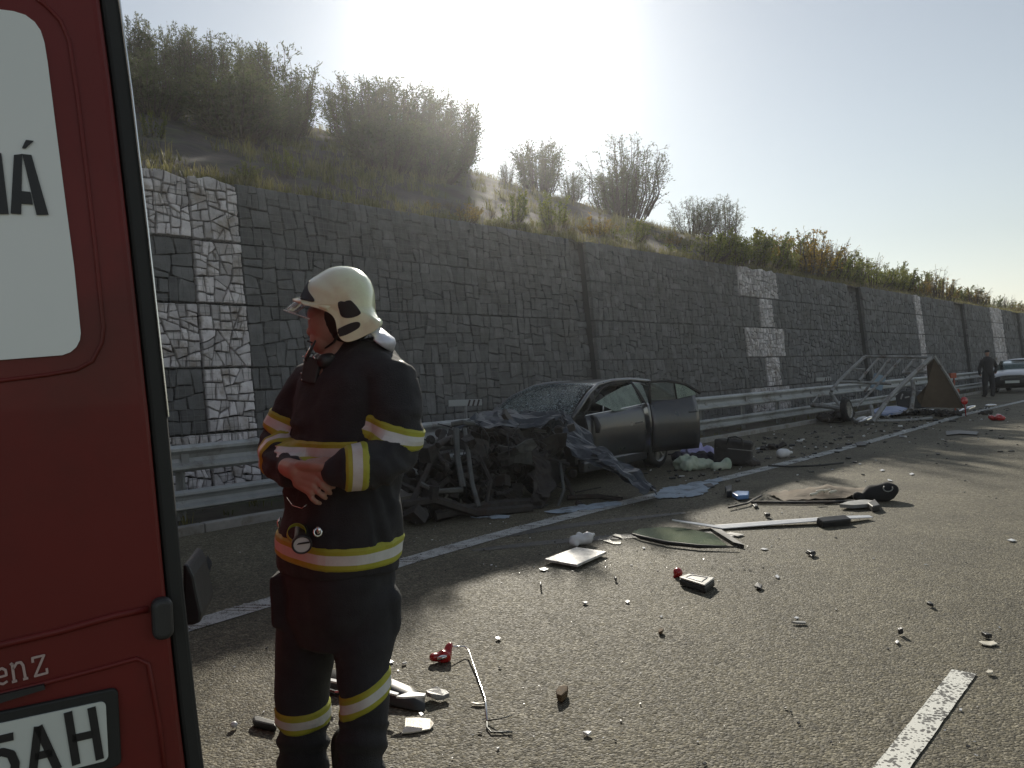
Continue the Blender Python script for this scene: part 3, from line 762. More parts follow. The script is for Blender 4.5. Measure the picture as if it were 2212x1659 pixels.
body = vprism('body', outline, -5.2, -.035, mt['red'], bev=.01)
def inset(poly_edge, d): return [(a-d, z) for a, z in poly_edge]
seal_r = inset(edge[2:-1], .0); seal_l = inset(edge[2:-1], .026)
vprism('door_seal', seal_r+seal_l[::-1], -.034, .004, mt['rubber'], bev=.006)
door_e = inset(edge[2:-1], .028)
dl_ = [(-.62, z) for a, z in door_e]
vprism('rear_door', door_e+dl_[::-1], -.034, .018, mt['red'], bev=.012, seg=3).__setitem__('label', 'right rear door panel in red')
dr_ = [(-.626, z) for a, z in door_e]; dl2 = [(outline[-3][0]+.04 if False else -1.42, z) for a, z in door_e]
vprism('rear_door', dr_+dl2[::-1], -.034, .018, mt['red'], bev=.012, seg=3)
vprism('glint_strip', [(a+.0022, z) for a, z in edge[2:7]]+[(a+.0005, z) for a, z in edge[2:7]][::-1], -.012, .006, mt['chrome'])  # bright metal sliver shaped as the sun's glint along the corner edge
vprism('bumper', [(edge[-1][0]+.01, .62), (edge[-1][0]+.01, .36), (-1.45, .36), (-1.45, .62)], -.03, .09, mt['plastic'], bev=.03, seg=3)
wp = [c1(*q_) for q_ in ((-420, 0), (0, 44), (60, 52), (110, 68), (150, 98), (176, 135), (192, 185), (206, 270), (240, 540), (280, 850), (320, 1150), (345, 1400), (349, 1440), (345, 1470), (330, 1500), (305, 1522), (270, 1535), (0, 1556), (-420, 1590))]
wpoly = [VL(*q_, .02) for q_ in wp]
vprism('rear_window', wpoly, .0185, .023, mt['whitefilm'])
# door pressings: slim raised beads
def bead(name, pts, rad=.004, off=.019, m_=None):
    mb = MB(); mb.tube([VW(*VL(*q_, off), off) for q_ in pts], rad, 6); return mb.build(name, m_ or mt['red'], van, smooth=True)
bead('door_crease', [c1(*q_) for q_ in ((130, -30), (200, 25), (262, 90), (300, 180), (335, 420), (372, 720), (415, 1100), (447, 1420), (440, 1480), (400, 1560), (330, 1598), (200, 1620), (0, 1645), (-300, 1665))], .0035)
bead('door_crease', [c2(*q_) for q_ in ((-200, 1165), (0, 1128), (250, 1070), (500, 1000), (640, 972))], .006)
bead('door_crease', [c2(*q_) for q_ in ((-200, 1385), (0, 1338), (200, 1290), (440, 1228), (590, 1186), (640, 1210), (690, 1480), (715, 1700))], .004)
def rrect(cx, cz, w_, h_, r_, n=5):
    out = []
    for qx, qz, a0 in ((1, 1, 0), (-1, 1, 90), (-1, -1, 180), (1, -1, 270)):
        for i in range(n+1):
            a = math.radians(a0+90*i/n); out.append((cx+qx*(w_/2-r_)+math.cos(a)*r_, cz+qz*(h_/2-r_)+math.sin(a)*r_))
    return out
hc = VL(*c2(702, 1012), .03)
h0, h1_ = VL(*c2(702, 922), .03)[1], VL(*c2(702, 1103), .03)[1]
hw = (VL(*c2(748, 1012), .03)[0]-VL(*c2(655, 1012), .03)[0])
vprism('hinge_cover', rrect(hc[0], hc[1], hw, h0-h1_, hw*.42), .016, .042, mt['plastic'], bev=.008, seg=3)
# number plate with its dark holder
ptl = VL(*c2(445, 1362), .02); pbr = VL(*c2(478, 1612), .02)
prx = (ptl[0]+pbr[0])/2; ph = ptl[1]-pbr[1]; pz = (ptl[1]+pbr[1])/2
vprism('plate_holder', rrect(prx-.255, pz, .545, ph+.03, .01), .0185, .027, mt['rubber'], bev=.003)
plate = vprism('number_plate', rrect(prx-.26, pz, .52, ph, .008), .0275, .030, mt['plate'])
vprism('light_strip', [VL(*c2(x, y), .03) for x, y in ((-300, 1400), (0, 1345), (190, 1300), (195, 1320), (0, 1380), (-300, 1440))], .019, .030, mt['plastic'])
def glyph(name, strokes, w_, f, m_, off, parent, taper=None):
    mb = MB()
    for st_ in strokes:
        pts = [VL(*f(*q_), off) for q_ in st_]
        for (a0, z0), (a1, z1) in zip(pts, pts[1:]):
            d = Vector((a1-a0, 0, z1-z0)); L_ = d.length
            if L_ < 1e-5: continue
            mb.bar(VW(a0, z0, off), VW(a1, z1, off), w_, .0016, up=VM)
        for a0, z0 in pts[1:-1]: mb.lathe([(0, .0009), (w_/2, .0009), (w_/2, -.0009)], VW(a0, z0, off), VM, 10)
    return mb.build(name, m_, parent)
wst = .011
glyph('character', [[(293, 1418), (330, 1645)], [(395, 1398), (432, 1622)], [(312, 1533), (414, 1510)]], wst, c2, mt['ink'], .0312, plate)
glyph('character', [[(140, 1690), (165, 1480)], [(165, 1480), (250, 1665)], [(152, 1610), (226, 1592)]], wst, c2, mt['ink'], .0312, plate)
glyph('character', [[(58, 1522), (-28, 1542)], [(-28, 1542), (-22, 1600)], [(-22, 1600), (10, 1590), (48, 1600), (66, 1640), (62, 1690), (25, 1715)]], wst, c2, mt['ink'], .0312, plate)
# lettering on the window film: N (cut by the frame) and A with acute
def flat_poly(name, polys, f, off, m_, parent, th=.0012):
    mb = MB()
    for p_ in polys: mb.prism([VW(*VL(*f(*q_), off), off) for q_ in p_], VM*th)
    return mb.build(name, m_, parent)
flat_poly('letter', [[(46, 922), (60, 670), (96, 666), (92, 926)], [(96, 666), (136, 670), (210, 928), (158, 929)], [(94, 826), (132, 830), (142, 884), (93, 880)]], c1, .0245, mt['ink'], van)
flat_poly('letter', [[(95, 640), (112, 605), (146, 609), (110, 642)]], c1, .0245, mt['ink'], van)
flat_poly('letter', [[(6, 662), (38, 925), (-4, 925), (-34, 662)], [(-110, 662), (-75, 662), (2, 925), (-32, 925)], [(-125, 662), (-98, 662), (-72, 925), (-99, 925)]], c1, .0245, mt['ink'], van)
# badge: the letters e n z in a serif hand
glyph('badge_letter', [[(-12, 1270), (28, 1258), (24, 1236), (8, 1228), (-10, 1240), (-16, 1270), (-4, 1294), (14, 1296), (32, 1284)]], .0032, c2, mt['badge'], .0205, van)
glyph('badge_letter', [[(52, 1208), (62, 1284)], [(44, 1214), (54, 1206)], [(52, 1288), (74, 1282)], [(56, 1232), (72, 1206), (90, 1202), (100, 1216), (110, 1270)], [(100, 1276), (122, 1270)]], .0034, c2, mt['badge'], .0205, van)
glyph('badge_letter', [[(142, 1204), (140, 1184), (190, 1172), (152, 1262), (204, 1248), (202, 1228)]], .0032, c2, mt['badge'], .0205, van)
mb = MB()                                                          # unseen dark panes added down the right side to cut red bounce light
for y0, y1 in ((-.55, -1.75), (-1.85, -3.1), (-3.2, -4.3)):
    e0 = edge[3]; e1 = edge[5]
    mb.add([VW(e0[0]-.004, e0[1], y0), VW(e0[0]-.004, e0[1], y1), VW(e1[0]+.004, e1[1], y1), VW(e1[0]+.004, e1[1], y0)], [(0, 1, 2, 3)])
sw_ = mb.mesh('tmp'); bpy.data.meshes.remove(sw_)
for k_ in range(3):
    m2 = MB(); vs = mb.v[k_*4:k_*4+4]; m2.prism(vs, VD*.012); m2.build('side_pane', mt['rubber'], van)
# tail lamp housing past the corner
mb = MB()
tl_ = [(395, 1218), (408, 1222), (419, 1245), (428, 1290), (436, 1325), (434, 1345), (415, 1352), (395, 1352)]
pp = [P(u, v, 1.40) for u, v in tl_]
mb.prism(pp, Vector((-.04, .16, 0))); bevel(mb.build('tail_lamp', mt['plastic'], van), .006)
for k_, (dx_, dy_) in enumerate(((.16, -.9), (.16, -4.2), (-1.42, -.9), (-1.42, -4.2))):
    mb = MB(); cw_ = VW(edge[-1][0]-.12 if dx_ > 0 else -1.40, .36, dy_)
    mb.lathe([(.0, .1), (.2, .1), (.3, .1), (.355, .06), (.36, 0), (.355, -.06), (.3, -.1), (0, -.1)], cw_, VD, 28); mb.build('wheel', mt['tyre'], van, smooth=False)

# ------------------------------------------------------------------ wrecked dark car
mt['carpaint'] = mat('dark_grey_car_paint', (.040, .044, .052), (.050, .054, .062), rough=.3, metal=.55, scale=3, coat=.7, dirt=((.06, .06, .058), 4), rvar=.08)
mt['crump'] = mat('scraped_car_paint', (.038, .046, .058), (.06, .068, .08), rough=.42, metal=.5, scale=9, bump=.6, bscale=18, dirt=((.09, .10, .105), 7), rvar=.15)
mt['wreck'] = mat('torn_dirty_metal', (.032, .030, .029), (.06, .056, .052), rough=.6, metal=.5, scale=9, bump=.6, bscale=30, dirt=((.05, .035, .028), 6))
mt['wreck2'] = mat('bare_torn_metal', (.085, .095, .09), (.13, .135, .13), rough=.5, metal=.5, scale=10, bump=.5, bscale=30, dirt=((.07, .06, .05), 6))
mt['dark'] = mat('car_interior', (.018, .018, .018), (.03, .03, .03), rough=.85, scale=8)
mt['shatter'] = cracked_glass('shattered_window', (.50, .60, .52), 45, .95, .55)
mt['screen'] = cracked_glass('cracked_windscreen', (.36, .44, .46), 22, .55, .12)
mt['tint'] = clear_glass('side_glass', (.42, .46, .44))
AX = math.radians(5)
dS = Vector((SH, CH, 0)); nS = Vector((CH, -SH, 0))
CF = (-dS*math.cos(AX)+nS*math.sin(AX)).normalized(); CL_ = Vector((-CF.y, CF.x, 0))
CO = ST(10.95, -6.85, 0)-CL_*.89
def cp(x, y, z): return CO+CF*x+CL_*y+Vector((0, 0, z))
def CB(u, v, y=.89):                                               # frame point -> (x, z) on the plane of the car's side
    r = ray(u, v); o_ = Vector((0, 0, EYE)); k = ((CO-o_).dot(CL_)+y)/r.dot(CL_); p = o_+r*k
    return (p-CO).dot(CF), p.z
car = empty('wrecked_car', cp(1.2, 0, 0), 'dark grey car with its whole front torn off, resting against the guardrail', 'car')
def cmesh(name, rows, m_, parent=car, th=.0, closed=False, smooth=True):
    mb = MB(); mb.grid([[cp(*p) for p in r_] for r_ in rows], closed=closed); o = mb.build(name, m_, parent, smooth=smooth)
    if th: q_ = o.modifiers.new('solid', 'SOLIDIFY'); q_.thickness = th; q_.offset = 0
    return o
def side_y(z): return float(np.interp(z, [.2, .35, .6, .8, .98, 1.1, 1.3, 1.46], [.80, .87, .895, .89, .85, .79, .69, .58]))
belt = lambda x: float(np.interp(x, [-.9, 0, 1, 2.1, 2.4], [1.10, 1.06, 1.0, .95, .93]))
# side of the body behind the front door, with its wheel arch
for sg in (1, -1):
    rows = []
    xs = np.linspace(-.88, .42 if sg > 0 else 2.35, 40 if sg > 0 else 70)
    for x in xs:
        zb = .25
        if abs(x-.1) < .37: zb = .32+math.sqrt(max(0, .37**2-(x-.1)**2))
        tp = belt(x); yk = 1-.18*max(0, (-x-.45)/.45)**2
        rows.append([(x, sg*side_y(zb+(tp-zb)*k/7)*yk, zb+(tp-zb)*k/7) for k in range(8)])
    cmesh('side_panel', rows, mt['carpaint'], th=.004)
rows = [[(-.88-.05*math.sin(k/6*PI), y*side_y(.3+k/6*.76)*.82, .3+k/6*.76) for y in np.linspace(-1, 1, 9)] for k in range(7)]
cmesh('tailgate', rows, mt['carpaint'], th=.004)
# roof, pillars
def roof_z(x, y): return float(np.interp(x, [-.95, -.6, 0, .6, 1.1, 1.45], [1.18, 1.32, 1.43, 1.46, 1.44, 1.395]))-.09*(abs(y)/.58)**2.6
rows = [[(x, y, roof_z(x, y)+.012*noise.noise(Vector((x*3, y*3, 0)))) for y in np.linspace(-.58, .58, 13)] for x in np.linspace(-.75, 1.42, 16)]
cmesh('roof', rows, mt['carpaint'], th=.01)
def pillar(name, pts, w_, d_, m_=None):
    mb = MB(); mb.tube([cp(*p) for p in pts], [(w_, d_)]*len(pts), 8, up=CL_); return mb.build(name, m_ or mt['carpaint'], car, smooth=True)
for sg in (1, -1):
    pillar('pillar', [(2.42, sg*.78, .93), (2.2, sg*.75, 1.06), (1.85, sg*.69, 1.24), (1.42, sg*.60, 1.375), (1.0, sg*.585, 1.42), (.4, sg*.58, 1.425), (-.2, sg*.585, 1.385), (-.75, sg*.62, 1.20), (-.98, sg*.68, 1.05)], .036, .030)
    pillar('pillar', [(.40, sg*.85, .98), (.42, sg*.72, 1.22), (.46, sg*.60, 1.40)], .05, .03, mt['dark'])
# glass
rows = []
for f_ in np.linspace(0, 1, 8):
    x = 2.40-f_*(2.40-1.44); z0 = .955+f_*(1.395-.955)+.05*math.sin(f_*PI); yy = .74-f_*.17
    rows.append([(x+.10*(1-(y/.75)**2)*(1-f_*.6)-.0, y, z0+.02*(1-(y/.75)**2)) for y in np.linspace(-yy, yy, 13)])
cmesh('windscreen', rows, mt['screen'])
cmesh('rear_screen', [[(-.80-.02*k, y, 1.27-.1*k) for y in np.linspace(-.55, .55, 5)] for k in range(3)], mt['tint'])
mb = MB(); mb.box(cp(1.7, 0, .82), (1.2, 1.0, .3), Matrix((CF, CL_, (0, 0, 1))).transposed()); bevel(mb.build('dashboard', mt['dark'], car), .08, 3)
for y in (-.36, .36):
    mb = MB(); mb.limb([cp(.62, y, .5), cp(.45, y, .85), cp(.35, y, 1.1)], [.20, .19, .14]); mb.limb([cp(1.0, y, .42), cp(.6, y, .42)], [.18, .2]); mb.limb([cp(.33, y, 1.16), cp(.31, y, 1.26)], [.10, .09])
    mb.build('seat', mt['dark'], car, smooth=True)
mb = MB(); mb.box(cp(.7, 0, .30), (3.2, 1.6, .10), Matrix((CF, CL_, (0, 0, 1))).transposed()); mb.build('floor_pan', mt['dark'], car)
mb = MB(); mb.box(cp(2.36, 0, .62), (.06, 1.55, .66), Matrix((CF, CL_, (0, 0, 1))).transposed()); mb.build('firewall', mt['wreck'], car)
mb = MB(); mb.bar(cp(2.3, .80, .24), cp(.45, .80, .24), .12, .16); bevel(mb.build('sill', mt['carpaint'], car), .03)
mb = MB(); mb.bar(cp(2.3, -.80, .24), cp(.45, -.80, .24), .12, .16); bevel(mb.build('sill', mt['carpaint'], car), .03)
# front door, slightly ajar at its front edge
def door(name, x0, x1, hinge, ang, label, yoff=.0, kick=0):
    R_ = Matrix.Rotation(ang, 3, 'Z')
    def q_(x, y, z):
        d = Vector((x-hinge[0], y-hinge[1], 0)); d = R_ @ d; return (hinge[0]+d.x, hinge[1]+d.y, z)
    rows = []
    for x in np.linspace(x0, x1, 10):
        rows.append([q_(x, side_y(z)+yoff, z) for z in np.linspace(.27, belt(x)+kick*(1-(x-x0)/(x1-x0))+kick*.6, 9)])
    o = cmesh(name, rows, mt['carpaint'], th=.03); o['label'] = label
    return o, q_
c5 = crop(1380, 900, 4.1475)
fd, q1 = door('front_door', .42, 2.12, (.42, .88), math.radians(-2.5), 'closed dark grey front door, window shattered', .012)
def sub_tube(par, name, pts, r_, m_, n=6):
    mb = MB(); mb.tube([cp(*p) for p in pts], r_, n); return mb.build(name, m_, par, smooth=True)
sub_tube(fd, 'belt_trim', [q1(x, side_y(belt(x))+.02, belt(x)+.005) for x in np.linspace(.44, 2.12, 8)], .009, mt['chrome'])
sub_tube(fd, 'window_frame', [q1(2.10, .84, .96), q1(1.8, .77, 1.13), q1(1.4, .67, 1.30), q1(1.0, .62, 1.385), q1(.6, .615, 1.39), q1(.5, .64, 1.34), q1(.48, .84, 1.0)], .016, mt['dark'])
hp = CB(*c5(900, 650), .91)
mb = MB(); mb.tube([cp(*q1(hp[0]+.10, .905, hp[1])), cp(*q1(hp[0]+.06, .93, hp[1])), cp(*q1(hp[0]-.10, .93, hp[1]+.005)), cp(*q1(hp[0]-.13, .905, hp[1]+.005))], .011, 6); mb.build('handle', mt['carpaint'], fd, smooth=True)
mb = MB(); mb.ell(cp(*q1(hp[0]-.01, .902, hp[1])), (.085, .012, .038), Matrix((CF, CL_, (0, 0, 1))).transposed()); mb.build('handle_cup', mt['dark'], fd, smooth=True)
gl = [c5(*p) for p in ((425, 447), (600, 352), (760, 280), (900, 238), (955, 240), (976, 262), (962, 400), (945, 487), (760, 508), (585, 532), (500, 480))]
mb = MB()
gp = []
for u, v in gl:
    x, z = CB(u, v, .74); gp.append((x, z))
mb.prism([cp(x, side_y(z)-.005, z) for x, z in gp], CL_*.004); o = mb.build('window_glass', mt['shatter'], fd)
sub_tube(fd, 'mirror_foot', [q1(1.98, .88, .93), q1(1.98, .95, .90), q1(2.0, 1.0, .80), q1(2.02, 1.0, .70)], [.035, .04, .05, .03], mt['plastic'], 8)
# rear door swung wide open
def _ru(a):
    d = Matrix.Rotation(a, 3, 'Z') @ Vector((-.98, 0, 0)); return proj(cp(.40+d.x, .90+d.y, 1.2))[0]
RA = math.radians(-30)
rd, q2 = door('rear_door', -.50, .38, (.40, .94), RA, 'dark grey rear door swung open', .03, .07)
sub_tube(rd, 'window_frame', [q2(.38, .87, 1.04), q2(.34, .83, 1.375), q2(.0, .82, 1.375), q2(-.32, .825, 1.31), q2(-.56, .86, 1.17), q2(-.58, .87, 1.14)], .024, mt['dark'])
sub_tube(rd, 'belt_trim', [q2(x, side_y(belt(x))+.012, belt(x)+.09-.045*(x+.58)) for x in np.linspace(-.56, .36, 5)], .009, mt['dark'])
sub_tube(rd, 'window_divider', [q2(-.14, .85, 1.08), q2(-.12, .83, 1.34)], .014, mt['dark'])
mb = MB(); mb.prism([cp(*q2(*p)) for p in ((.34, .85, 1.06), (.31, .83, 1.35), (0, .82, 1.35), (-.12, .825, 1.34), (-.14, .85, 1.08))], Vector((.002, .002, 0))); mb.build('window_glass', mt['tint'], rd)
mb = MB(); mb.prism([cp(*q2(*p)) for p in ((-.15, .85, 1.08), (-.13, .83, 1.34), (-.32, .825, 1.29), (-.50, .85, 1.17), (-.50, .86, 1.13))], Vector((.002, .002, 0))); mb.build('window_glass', mt['shatter'], rd)
mb = MB(); mb.tube([cp(*q2(-0.300, .905, .86)), cp(*q2(-0.320, .935, .86)), cp(*q2(-0.470, .935, .865)), cp(*q2(-0.500, .905, .865))], .011, 6); mb.build('handle', mt['carpaint'], rd, smooth=True)
# rear wheels
def wheel(par, c, axis, rad=.32, wd=.20, spokes=5, rm=None):
    axis = Vector(axis).normalized(); c = Vector(c)
    w_ = empty('tmp', c); bpy.data.objects.remove(w_)
    mb = MB(); mb.lathe([(rad*.70, wd*.46), (rad*.86, wd*.5), (rad*.96, wd*.42), (rad, wd*.25), (rad, -wd*.25), (rad*.96, -wd*.42), (rad*.86, -wd*.5), (rad*.70, -wd*.46)], c, axis, 36)
    ty = mb.build('wheel', mt['tyre'], par, smooth=True)
    mb = MB(); mb.lathe([(rad*.71, wd*.47), (rad*.69, wd*.40), (rad*.64, wd*.36), (rad*.62, -wd*.3), (rad*.70, -wd*.44)], c, axis, 36)
    mb.lathe([(0, wd*.34), (rad*.13, wd*.34), (rad*.18, wd*.26), (rad*.18, 0)], c, axis, 16)
    a = axis.orthogonal().normalized(); b = axis.cross(a)
    for i in range(spokes):
        for o_ in (-.13, .13):
            th = 2*PI*i/spokes; d = a*math.cos(th)+b*math.sin(th); t_ = axis.cross(d)
            mb.bar(c+axis*wd*.30+d*rad*.12+t_*o_*rad*.4, c+axis*wd*.34+d*rad*.66+t_*o_*rad, .022, .028, up=axis)
    mb.build('rim', rm or mt['rim'], ty); mb = MB(); mb.lathe([(0, 0), (rad*.5, 0), (rad*.5, -.02), (0, -.02)], c, axis, 24); mb.build('brake_disc', mt['wreck2'], ty)
    return ty
wheel(car, cp(.1, .80, .32), CL_); wheel(car, cp(.1, -.80, .32), -CL_)
wc_ = G(1176, 1072); wheel(car, Vector((wc_.x, wc_.y, .32))+CL_*-.05, (CL_*.25-CF*.97), .315, rm=mt['wreck2'])
wc_ = G(905, 1130)
# the torn front: sheets and beams shaped where they lie
def sheet_g(name, quad_rows, m_, th=.006, jit=.02, sub=6, par=car):
    """quad_rows: rows of (u, v, depth); filled in between and crumpled."""
    rows = [[P(*q_) for q_ in r_] for r_ in quad_rows]; n = len(rows[0]); out = []
    for i in range(len(rows)-1):
        for k in range(sub):
            f_ = k/sub; out.append([rows[i][j].lerp(rows[i+1][j], f_) for j in range(n)])
    out.append(rows[-1]); fine = []
    for r_ in out:
        q_ = []
        for j in range(n-1):
            for k in range(sub): q_.append(r_[j].lerp(r_[j+1], k/sub))
        q_.append(r_[-1]); fine.append(q_)
    for r_ in fine:
        for p in r_:
            d = noise.noise_vector(p*5)*jit*1.6+noise.noise_vector(p*16)*jit*.7; p += d; p.z = max(p.z, .01)
    mb = MB(); mb.grid(fine); o = mb.build(name, m_, par)
    q_ = o.modifiers.new('solid', 'SOLIDIFY'); q_.thickness = th; return o
c4 = crop(960, 900, 3.7705)
YF = 9.4
sheet_g('fender', [[(1178, 890, 10.5), (1215, 885, 10.6), (1268, 930, 10.6)], [(1185, 935, 10.2), (1250, 940, 10.2), (1305, 985, 10.2)], [(1240, 975, 9.7), (1300, 985, 9.7), (1360, 1020, 9.7)], [(1330, 1030, 9.35), (1375, 1022, 9.4), (1415, 1048, 9.5)], [(1385, 1060, 9.1), (1405, 1064, 9.1), (1416, 1072, 9.1)]], mt['crump'], jit=.05)
sheet_g('fender', [[(1270, 975, 9.6), (1300, 965, 9.7)], [(1335, 1025, 9.2), (1360, 1000, 9.5)], [(1400, 1068, 8.95), (1412, 1055, 9.2)]], mt['crump'], jit=.05, sub=6)
sheet_g('bonnet_scrap', [[(1075, 878, 10.9), (1120, 892, 10.6), (1230, 893, 10.7)], [(1010, 905, 10.0), (1100, 905, 10.0), (1200, 905, 10.2)], [(975, 925, 9.5), (1060, 922, 9.6), (1170, 925, 9.9)]], mt['crump'], jit=.06)
sheet_g('wheel_arch_liner', [[(1075, 925, 9.7), (1110, 925, 9.6)], [(1130, 965, 9.4), (1160, 962, 9.4)], [(1158, 1010, 9.2), (1192, 1008, 9.2)], [(1160, 1050, 9.1), (1192, 1060, 9.1)], [(1148, 1100, 9.0), (1175, 1102, 9.0)]], mt['wreck'], jit=.05, sub=6)
def beam(name, pts, w_, d_=None, m_='wreck', par=car):
    mb = MB(); mb.tube([P(*q_) for q_ in pts], [(w_, d_ or w_)]*len(pts), 6, up=(0, -1, 0)); return mb.build(name, mt[m_], par)
beam('radiator_strut', [(985, 925, 9.0), (988, 990, 8.85), (1000, 1052, 8.7)], .035, .02, 'wreck2')
beam('radiator_strut', [(1003, 925, 9.05), (1012, 985, 8.9), (1020, 1045, 8.75), (1034, 1095, 8.6)], .028, .02, 'wreck2')
beam('radiator_strut', [(975, 917, 9.1), (1000, 912, 9.1), (1025, 916, 9.2)], .03, .02, 'wreck2')
beam('torn_beam', [(960, 930, 9.1), (938, 985, 8.8), (912, 1040, 8.6), (890, 1085, 8.45)], .035, .02)
beam('torn_beam', [(880, 1000, 8.8), (925, 975, 8.9), (985, 965, 9.0)], .02, .03)
beam('torn_beam', [(908, 1045, 8.5), (940, 1062, 8.5), (1000, 1058, 8.6)], .03, .02, 'wreck2')
beam('torn_beam', [(1110, 925, 10.2), (1180, 932, 10.2)], .02, .03, 'wreck2')
beam('crash_bar', [(870, 1090, 8.4), (940, 1080, 8.5), (1030, 1108, 8.6), (1150, 1098, 8.9)], .05, .03)
beam('torn_beam', [(1035, 985, 9.2), (1060, 1040, 9.0), (1050, 1090, 8.8)], .025)
beam('torn_beam', [(1210, 1000, 9.6), (1218, 1060, 9.3), (1205, 1095, 9.2)], .02, .02, 'wreck2')
beam('torn_beam', [(1225, 1075, 9.4), (1290, 1072, 9.5), (1345, 1080, 9.4)], .03, .02)
beam('torn_beam', [(1245, 1085, 9.2), (1275, 1105, 9.1)], .03, .03)
beam('subframe', [(940, 1115, 8.5), (1010, 1100, 8.7), (1090, 1090, 8.9), (1160, 1085, 9.2)], .06, .05)
# crumpled inner mass: engine, box, radiator, hoses
random.seed(31)
rgs = random.Random(61)
for k_ in range(13):
    u, v, Y = rgs.uniform(885, 1200), rgs.uniform(935, 1095), rgs.uniform(8.9, 9.9)
    a_ = rgs.uniform(0, 3.1); L1, L2 = rgs.uniform(22, 60), rgs.uniform(7, 22)
    dx, dy = math.cos(a_), math.sin(a_)*.8
    q4 = [(u-dx*L1+dy*L2, v-dy*L1-dx*L2, Y), (u+dy*L2*.8, v-dx*L2, Y-.12), (u+dx*L1+dy*L2, v+dy*L1-dx*L2, Y+.05)]
    q5 = [(u-dx*L1-dy*L2, v-dy*L1+dx*L2, Y-.1), (u-dy*L2, v+dx*L2*.8, Y-.2), (u+dx*L1-dy*L2, v+dy*L1+dx*L2, Y-.05)]
    sheet_g('torn_panel', [q4, q5], mt['wreck2'] if k_ % 3 == 0 else mt['wreck'], jit=.028, sub=3, th=.012)
def lump(name, c, sz, m_, seed, n=26):
    mb = MB(); rg = random.Random(seed)
    for _ in range(n):
        p = Vector(c)+Vector((rg.gauss(0, 1)*sz[0], rg.gauss(0, 1)*sz[1], rg.gauss(0, 1)*sz[2]))*.42
        p.z = max(p.z, .10)
        R_ = Matrix.Rotation(rg.uniform(0, 3), 3, 'Z') @ Matrix.Rotation(rg.uniform(-.6, .6), 3, 'X') @ Matrix.Rotation(rg.uniform(-.6, .6), 3, 'Y')
        k = rg.random()
        if k < .45: mb.box(p, (rg.uniform(.05, .22), rg.uniform(.04, .16), rg.uniform(.04, .2)), R_)
        elif k < .75:
            q_ = R_ @ Vector((rg.uniform(.08, .24), 0, rg.uniform(-.05, .1))); mb.tube([p-q_, p+Vector((0, 0, rg.uniform(-.04, .04))), p+q_], rg.uniform(.012, .04), 7)
        else: mb.lathe([(0, .03), (.05, .03), (.06, 0), (.05, -.03), (0, -.03)], p, R_ @ Vector((1, 0, 0)), 12)
    for v_ in range(len(mb.v)):
        if mb.v[v_][2] < .02: mb.v[v_] = (mb.v[v_][0], mb.v[v_][1], .02)
    o = mb.build(name, m_, car); bevel(o, .006, 1); o['kind'] = 'stuff'; return o
mb = MB(); rg = random.Random(5)
for (u, v, Y, a_, b_, h_) in ((1090, 1010, 10.2, 1.0, .6, .55), (1160, 1000, 10.4, .7, .6, .7), (985, 1045, 9.6, .8, .5, .45)):
    p = P(u, v, Y); p.z = h_/2+.12; mb.ell(p, (a_/2, b_/2, h_/2), None, 18, 12)
me = remesh(mb, .045, 1); displace(me, lambda q_: .07*noise.noise(q_*5)+.04*noise.noise(q_*13))
for v_ in me.vertices: v_.co.z = max(v_.co.z, .03)
link('crushed_bay', me, mt['wreck'], car, False, wl(car)); shift(me, wl(car))
lump('engine', P(1095, 1010, 9.9), (.42, .45, .50), mt['wreck'], 1, 60)
lump('gearbox', P(1030, 1050, 9.4), (.32, .35, .32), mt['wreck'], 2, 36)
lump('radiator', P(945, 1035, 9.0), (.48, .35, .50), mt['wreck'], 3, 55)
lump('suspension', P(905, 1110, 8.6), (.26, .25, .30), mt['wreck'], 4, 30)
lump('suspension', P(1190, 1000, 9.9), (.25, .25, .40), mt['wreck'], 5, 30)
lump('wiring', P(1080, 935, 10.2), (.50, .3, .12), mt['wreck'], 6, 34)
lump('cowl_scrap', P(1150, 905, 10.9), (.35, .25, .08), mt['crump'], 7, 20)
mb = MB(); rg = random.Random(9)
for _ in range(40):
    a = P(rg.uniform(890, 1230), rg.uniform(900, 1060), rg.uniform(8.9, 10)); b = a+Vector((rg.gauss(0, .25), rg.gauss(0, .1), -rg.uniform(0, .35)))
    m_ = (a+b)/2+Vector((rg.gauss(0, .06), 0, -rg.uniform(0, .12))); a.z = max(.03, a.z); b.z = max(.03, b.z); m_.z = max(.03, m_.z)
    mb.tube([a, a.lerp(m_, .5)+Vector((0, 0, .01)), m_, b], rg.uniform(.004, .010), 5)
o = mb.build('hose', mt['plastic'], car, smooth=True); o['kind'] = 'stuff'

# ------------------------------------------------------------------ wrecked trailer frame further on
c7 = crop(2000, 840, 3.95)
mt['frame'] = mat('dull_frame_steel', (.27, .275, .265), (.35, .35, .335), rough=.55, metal=.4, scale=6, dirt=((.12, .08, .06), 4))
mt['board'] = mat('brown_plywood', (.085, .062, .04), (.115, .085, .055), rough=.8, scale=5)
tr = empty('wrecked_trailer', G(1950, 908), 'overturned trailer frame of steel bars with a brown board, beside the edge line', 'trailer')
def tb(name, pts, w_=.022, m_='frame', par=tr, n=6):
    mb = MB(); mb.tube([P(*c7(x, y), Y) for x, y, Y in pts], w_*1.6, n); return mb.build(name, mt[m_], par)
TY = 21.0
tb('top_rail', [(640, 200, 22.2), (1300, 212, 21.2)], .03)
tb('corner_post', [(1290, 220, 21.2), (1060, 430, 20.9), (880, 610, 20.6), (715, 850, 20.0)], .038)
tb('corner_post', [(640, 205, 22.2), (500, 330, 22.0), (380, 450, 21.8), (310, 545, 21.5)], .03)
for x0, y0, x1, y1 in ((775, 215, 585, 440), (890, 215, 640, 545), (1005, 215, 855, 380), (1130, 225, 1010, 365)):
    tb('cross_bar', [(x0, y0, 22), (x1, y1, 21.6)], .022)
